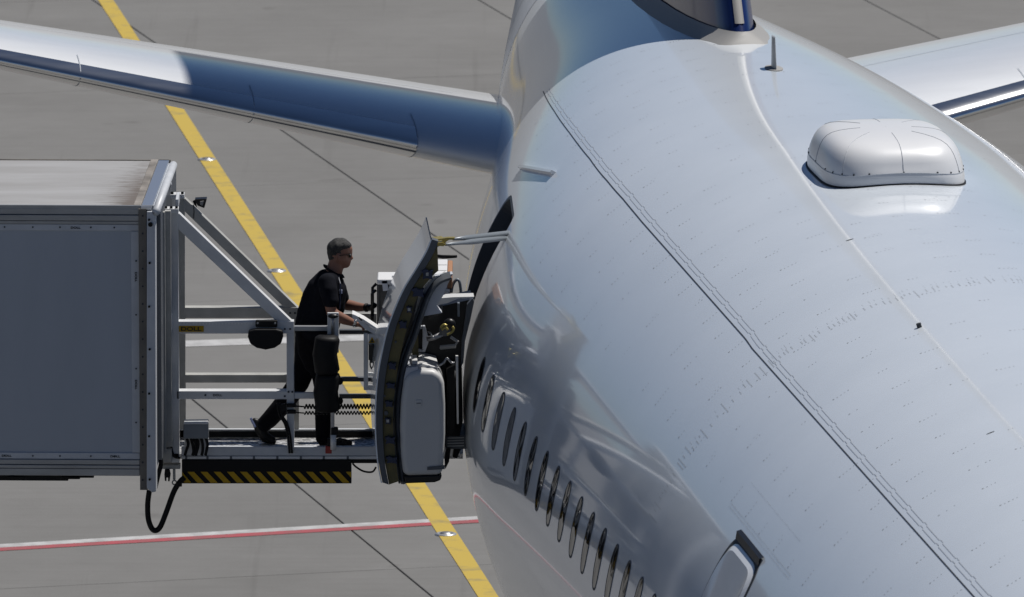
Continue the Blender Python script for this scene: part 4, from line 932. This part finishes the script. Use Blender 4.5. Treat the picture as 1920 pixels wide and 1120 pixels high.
# ------------------------------------------------------------------ the man
YM = .34
man = empty('person', (at(590, 838, YM).x, YM, zd), 'man in dark short-sleeved shirt and trousers pushing a trolley, wearing sunglasses', 'person'); man['_o'] = (man.location.x, YM, zd)
def P4(c): p_ = at(c[0], c[1], c[2]); return p_, c[3]
def blob(name, chains, m_, voxel, parent, extra=None, sm=6):
    q = MB()
    for ch in chains:
        pts = [P4(c) if len(c) == 4 and not isinstance(c[0], Vector) else c for c in ch]
        for i, (p_, r_) in enumerate(pts): q.ball(p_, r_, 14, 10)
        for (p0, r0), (p1, r1) in zip(pts, pts[1:]):
            k = max(2, int((p1 - p0).length / (.35 * min(r0, r1))))
            for j in range(1, k): u = j / k; q.ball(p0.lerp(p1, u), r0 + (r1 - r0) * u, 12, 8)
    if extra: extra(q)
    me = bpy.data.meshes.new(name); me.from_pydata([tuple(p_) for p_ in q.v], [], q.f); tmp = bpy.data.objects.new(name, me); COL.objects.link(tmp)
    rm = tmp.modifiers.new('r', 'REMESH'); rm.mode = 'VOXEL'; rm.voxel_size = voxel
    s_ = tmp.modifiers.new('s', 'SMOOTH'); s_.iterations = sm; s_.factor = .5
    bpy.context.view_layer.update(); dg = bpy.context.evaluated_depsgraph_get(); m2 = bpy.data.meshes.new_from_object(tmp.evaluated_get(dg)); bpy.data.objects.remove(tmp)
    out = MB(); out.v = [tuple(v.co) for v in m2.vertices]; out.f = [tuple(p_.vertices) for p_ in m2.polygons]; bpy.data.meshes.remove(m2)
    return out.build(name, m_, parent, smooth=True)
def eye(x, y, Y): return at(x, y, Y)
yn_, yf_ = YM - .19, YM + .19                                   # near and far shoulder
head = [
    [(631.0, 467.6, YM, 0.0705), (642.4, 466.7, YM, 0.0688)],                # skull
    [(630.1, 474.6, YM, 0.0671), (639.8, 476.4, YM, 0.0671)],
    [(636.2, 483.4, YM - .02, 0.0533), (645.9, 487.8, YM, 0.0464)],          # cheeks, jaw
    [(636.2, 483.4, YM + .02, 0.0533), (645.9, 487.8, YM, 0.0464)],
    [(632.7, 492.2, YM, 0.0447), (648.6, 496.2, YM, 0.0292), (652.5, 496.6, YM, 0.0172)],      # chin
    [(652.1, 467.6, YM, 0.0387), (653.8, 473.7, YM, 0.0310)],                # forehead, brow
    [(656.5, 475.5, YM, 0.0103), (658.7, 480.8, YM, 0.0095), (660.9, 484.7, YM, 0.0099), (657.4, 486.0, YM, 0.0103)],   # nose
    [(657.4, 486.0, YM - .010, 0.0060), (657.4, 486.0, YM + .010, 0.0060)],
    [(655.2, 490.4, YM - .016, 0.0069), (656.9, 490.6, YM, 0.0073), (655.2, 490.4, YM + .016, 0.0069)],      # lips
    [(654.7, 493.1, YM - .013, 0.0069), (656.3, 493.3, YM, 0.0073), (654.7, 493.1, YM + .013, 0.0069)],
    [(633.6, 479.0, YM - .078, 0.0069), (634.9, 483.4, YM - .080, 0.0086), (633.6, 487.8, YM - .074, 0.0060), (631.8, 482.5, YM - .082, 0.0060)],     # ears
    [(633.6, 479.0, YM + .078, 0.0069), (634.9, 483.4, YM + .080, 0.0086), (633.6, 487.8, YM + .074, 0.0060)],
    [(631, 489, YM, .058), (628, 504, YM, .066), (622, 520, YM, .074)],      # neck
]
core = [[(618, 525, YM, .09), (606, 560, YM, .10), (594, 600, YM, .10), (588, 630, YM, .10)],
        [(616, 530, yn_ + .06, .05), (618, 530, yf_ - .06, .05)],
        [(588, 632, YM - .08, .07), (600, 690, YM - .07, .055), (607, 735, YM - .06, .045), (605, 812, YM - .06, .030)],
        [(588, 632, YM + .08, .07), (573, 690, YM + .08, .055), (560, 726, YM + .08, .045), (508, 785, YM + .07, .030)]]
armN = [[(614, 533, yn_ + .01, .060), (617, 560, yn_ - .03, .050), (622, 586, yn_ - .05, .043), (628, 591, yn_ - .05, .046), (646, 599.5, yn_ - .03, .041), (662, 605.5, yn_ - .01, .029), (668, 607.5, yn_, .026)]]
armF = [[(630, 532, yf_ - .01, .060), (636, 556, yf_ + .03, .050), (644, 570, yf_ + .04, .042), (652, 572, yf_ + .03, .045), (672, 576, yf_ - .02, .037), (688, 577, yf_ - .06, .026)]]
def hand(px, py, Y, dirv, curl, m_r=1.0):
    """palm and five bent fingers; dirv: forward (x, y) in photo pixels of the knuckles"""
    ch = []; fx, fy = dirv
    ch.append([(px, py, Y - .024, .016), (px + fx * .8, py + fy * .8, Y - .028, .015)]); ch.append([(px, py, Y + .020, .016), (px + fx * .8, py + fy * .8, Y + .026, .015)]); ch.append([(px, py, Y, .018), (px + fx * .8, py + fy * .8, Y, .017)])
    for k, (ln, dy) in enumerate(((.86, -.034), (1.0, -.012), (.95, .011), (.76, .032))):
        x0, y0 = px + fx * .85, py + fy * .85; x1, y1 = x0 + fx * .55 * ln + curl[0] * .2, y0 + fy * .55 * ln + curl[1] * .2
        x2, y2 = x1 + curl[0] * .55 * ln, y1 + curl[1] * .55 * ln; x3, y3 = x2 + curl[0] * .35 * ln - fx * .3, y2 + curl[1] * .35 * ln - fy * .3
        ch.append([(x0, y0, Y + dy, .0105), (x1, y1, Y + dy * 1.08, .0098), (x2, y2, Y + dy * 1.08, .009), (x3, y3, Y + dy, .0082)])
    ch.append([(px + fx * .15, py + fy * .15 - 1, Y - .032, .013), (px + fx * .6, py + fy * .5 - 3, Y - .052, .0105), (px + fx * 1.0, py + fy * .9 - 2, Y - .050, .0088)])
    return ch
hN = hand(671, 608.5, yn_ + .005, (8, 3), (1, 7))
hF = hand(692, 577, yf_ - .07, (8, -1), (1.5, -5))
bodyo = blob('body', head + core + armN + armF + hN + [[(688, 577, yf_ - .06, .026), (692, 577, yf_ - .07, .022)]] + hF, M['skin'], .0075, man, sm=4)
# gloves, hair, glasses
gf = blob('glove', [[(c[0], c[1], c[2], c[3] + .004) for c in ch] for ch in hF] + [[(686, 577, yf_ - .055, .031), (693, 577, yf_ - .07, .027)]], M['black'], .006, man, sm=3)
q_h = [[(628.3, 465.8, YM, 0.0666), (633.6, 461.8, YM, 0.0666), (640.6, 461.0, YM, 0.0632), (648.6, 461.4, YM, 0.0427), (653.0, 461.0, YM, 0.0279)],
       [(627.4, 469.3, YM - .025, 0.0493), (634.5, 463.2, YM - .03, 0.0493), (644.2, 461.4, YM - .025, 0.0452), (651.2, 461.8, YM - .02, 0.0279)],
       [(627.4, 469.3, YM + .025, 0.0493), (634.5, 463.2, YM + .03, 0.0493), (644.2, 461.4, YM + .025, 0.0452), (651.2, 461.8, YM + .02, 0.0279)],
       [(626.1, 472.8, YM, 0.0559), (625.7, 481.6, YM, 0.0460), (626.1, 486.9, YM, 0.0378)],
       [(628.3, 472.8, YM - .046, 0.0246), (627.4, 479.9, YM - .040, 0.0214)], [(628.3, 472.8, YM + .046, 0.0246), (627.4, 479.9, YM + .040, 0.0214)]]
for sd in (-1, 1):
    q_h.append([(624.5, 468, YM + sd * .030, .036), (631, 466, YM + sd * .040, .034), (639, 464, YM + sd * .040, .031), (646, 463, YM + sd * .036, .028)])
    q_h.append([(624.5, 474, YM + sd * .030, .034), (630, 475, YM + sd * .044, .0265), (637, 473, YM + sd * .045, .0235)])
    q_h.append([(625, 481, YM + sd * .026, .031), (628.5, 481, YM + sd * .040, .022)])
rh = random.Random(4)
for k in range(70):
    u = rh.random(); x = 623 + 32 * u; y = 455.5 - 3.2 * math.sin(u * pi) + 8 * (1 - u) ** 3 + 1.6 * u; Yh = YM + rh.uniform(-.055, .055); d_ = abs(Yh - YM) / .055
    q_h.append([(x, y + 3.5 + 3 * d_ * d_, Yh, .011), (x + rh.uniform(-1, 2.2), y + rh.uniform(-1.6, .2) + 3 * d_ * d_, Yh, .006)])
hair = blob('hair', q_h, M['hair'], .0055, man, sm=2)
q = MB(); q.ptube([(634, 480.0, YM - .074), (645, 478.4, YM - .068), (654, 478.0, YM - .054)], .003, 6); q.ptube([(634, 480, YM + .074), (645, 478.4, YM + .068), (654, 478.0, YM + .054)], .003, 6)
for s_ in (-1, 1): q.ball(at(656.3, 479.4, YM + s_ * .029), .026, 12, 8, (.42, 1.0, .62))
q.ptube([(658.6, 478.3, YM - .010), (659, 478.0, YM), (658.6, 478.3, YM + .010)], .0035, 6)
q.build('sunglasses', M['black'], man, smooth=True)
shirt = blob('shirt', [
    [(622, 519, YM, .074), (616, 533, YM, .120), (611, 552, YM, .135), (603, 580, YM, .138), (597, 605, YM, .136), (591, 622, YM, .135)],
    [(618, 529, YM - .10, .085), (614, 551, YM - .09, .112), (606, 580, YM - .08, .118), (597, 608, YM - .08, .116), (590, 624, YM - .08, .118)],
    [(620, 529, YM + .10, .085), (616, 551, YM + .09, .112), (608, 580, YM + .08, .118), (598, 608, YM + .08, .116), (590, 624, YM + .08, .118)],
    [(626, 545, YM, .105), (620, 575, YM, .115), (611, 605, YM, .115)],
    [(610, 524, YM, .082), (599, 542, YM, .104), (592, 558, YM, .110), (583, 588, YM, .112), (578, 616, YM, .112)], [(604, 545, YM - .06, .085), (593, 580, YM - .06, .095), (583, 612, YM - .06, .10)], [(604, 545, YM + .06, .085), (593, 580, YM + .06, .095), (583, 612, YM + .06, .10)],
    [(626, 545, YM - .07, .085), (622, 565, YM - .07, .085)], [(627, 545, YM + .07, .085), (623, 565, YM + .07, .085)],
    [(613, 530, yn_ + .02, .072), (616, 545, yn_ - .015, .074), (620, 564, yn_ - .04, .066)],
    [(628, 529, yf_ - .02, .072), (634, 545, yf_ + .015, .072), (639, 558, yf_ + .03, .066)]], M['shirt'], .010, man, sm=5)
q = MB(); rows = []
for u, r_, dx, dy in ((0, .080, 0, 0), (.5, .082, -.5, -2), (1, .077, -1.5, -5)):
    c = at(626.5 + dx, 511 + dy, YM); rows.append([c + Vector((r_ * cos(t) * 1.02, r_ * sin(t) * .98, -r_ * .55 * cos(t))) for t in [2*pi*k/24 for k in range(24)]])
q.grid(rows + [[p_ + (rows[2][(k + 12) % 24] - p_) * .08 for k, p_ in enumerate(rows[2])]], close_u=True); co = q.build('collar', M['shirt'], shirt, smooth=True)
blob('trousers', [
    [(590, 622, YM - .06, .122), (588, 640, YM - .07, .122), (596, 672, YM - .075, .100), (604, 705, YM - .07, .084), (609, 735, YM - .065, .080), (607, 775, YM - .06, .072), (606, 820, YM - .06, .064)],
    [(590, 622, YM + .06, .122), (585, 640, YM + .07, .122), (575, 672, YM + .08, .100), (566, 700, YM + .08, .086), (556, 724, YM + .08, .084), (532, 757, YM + .075, .078), (506, 786, YM + .07, .070), (494, 797, YM + .07, .062)],
    [(590, 628, YM, .130), (588, 645, YM, .110)], [(581, 626, YM - .05, .112), (583, 655, YM - .05, .108), (590, 680, YM - .06, .09)], [(580, 626, YM + .05, .112), (578, 655, YM + .06, .112), (572, 690, YM + .08, .088), (562, 718, YM + .08, .078)]], M['trou'], .011, man, sm=5)
def shoe(chain): return blob('shoe', chain, M['shoe'], .008, man, sm=4)
s1 = shoe([[(606, 826, YM - .06, .046), (622, 828, YM - .06, .040), (640, 830, YM - .06, .036), (654, 831.5, YM - .06, .030)], [(604, 833, YM - .075, .026), (654, 835, YM - .085, .020)], [(604, 833, YM - .045, .026), (656, 835, YM - .035, .020)]])
s2 = shoe([[(488, 796, YM + .07, .046), (490, 808, YM + .07, .042), (497, 819, YM + .07, .040), (510, 825, YM + .07, .032)], [(478, 790, YM + .07, .028), (484, 806, YM + .07, .028), (495, 824, YM + .07, .026), (514, 829, YM + .05, .018)], [(495, 824, YM + .09, .026), (514, 829, YM + .09, .018)]])
q = MB(); q.ptube([(470, 784, YM + .04), (473, 791, YM + .04), (479, 801, YM + .04)], .010, 6); q.build('heel_stripe', M['reflect'], s2)
q = MB(); c = at(664.5, 606.2, yn_ - .005); q.grid([[c + Vector((dx_, 0, 0)) + Vector((.012 * cos(t) * .3, .033 * cos(t), .033 * sin(t))) for t in [2*pi*k/16 for k in range(16)]] for dx_ in (-.013, .013)], close_u=True); q.ball(at(666, 604, yn_ - .033), .017, 10, 6, (1, .5, 1)); q.build('wristwatch', M['watch'], man, smooth=True)
q = MB(); q.grid([[at(687, 577, yf_ - .058) + Vector((dx_, .034 * cos(t), .034 * sin(t))) for t in [2*pi*k/16 for k in range(16)]] for dx_ in (-.012, .012)], close_u=True); q.build('glove_cuff', M['rubber'], gf, smooth=True)
q = MB(); q.pbox(636, 544, 642, 551, YM - .158, .012); q.build('name_badge', M['badge'], shirt)
q = MB(); q.ptube([(634, 518, YM - .10), (638, 532, YM - .15), (638, 552, YM - .165), (637, 580, YM - .165)], .006, 6); q.build('lanyard', M['clip'], shirt)

for o_ in bpy.data.objects:
    if '_o' in o_: del o_['_o']
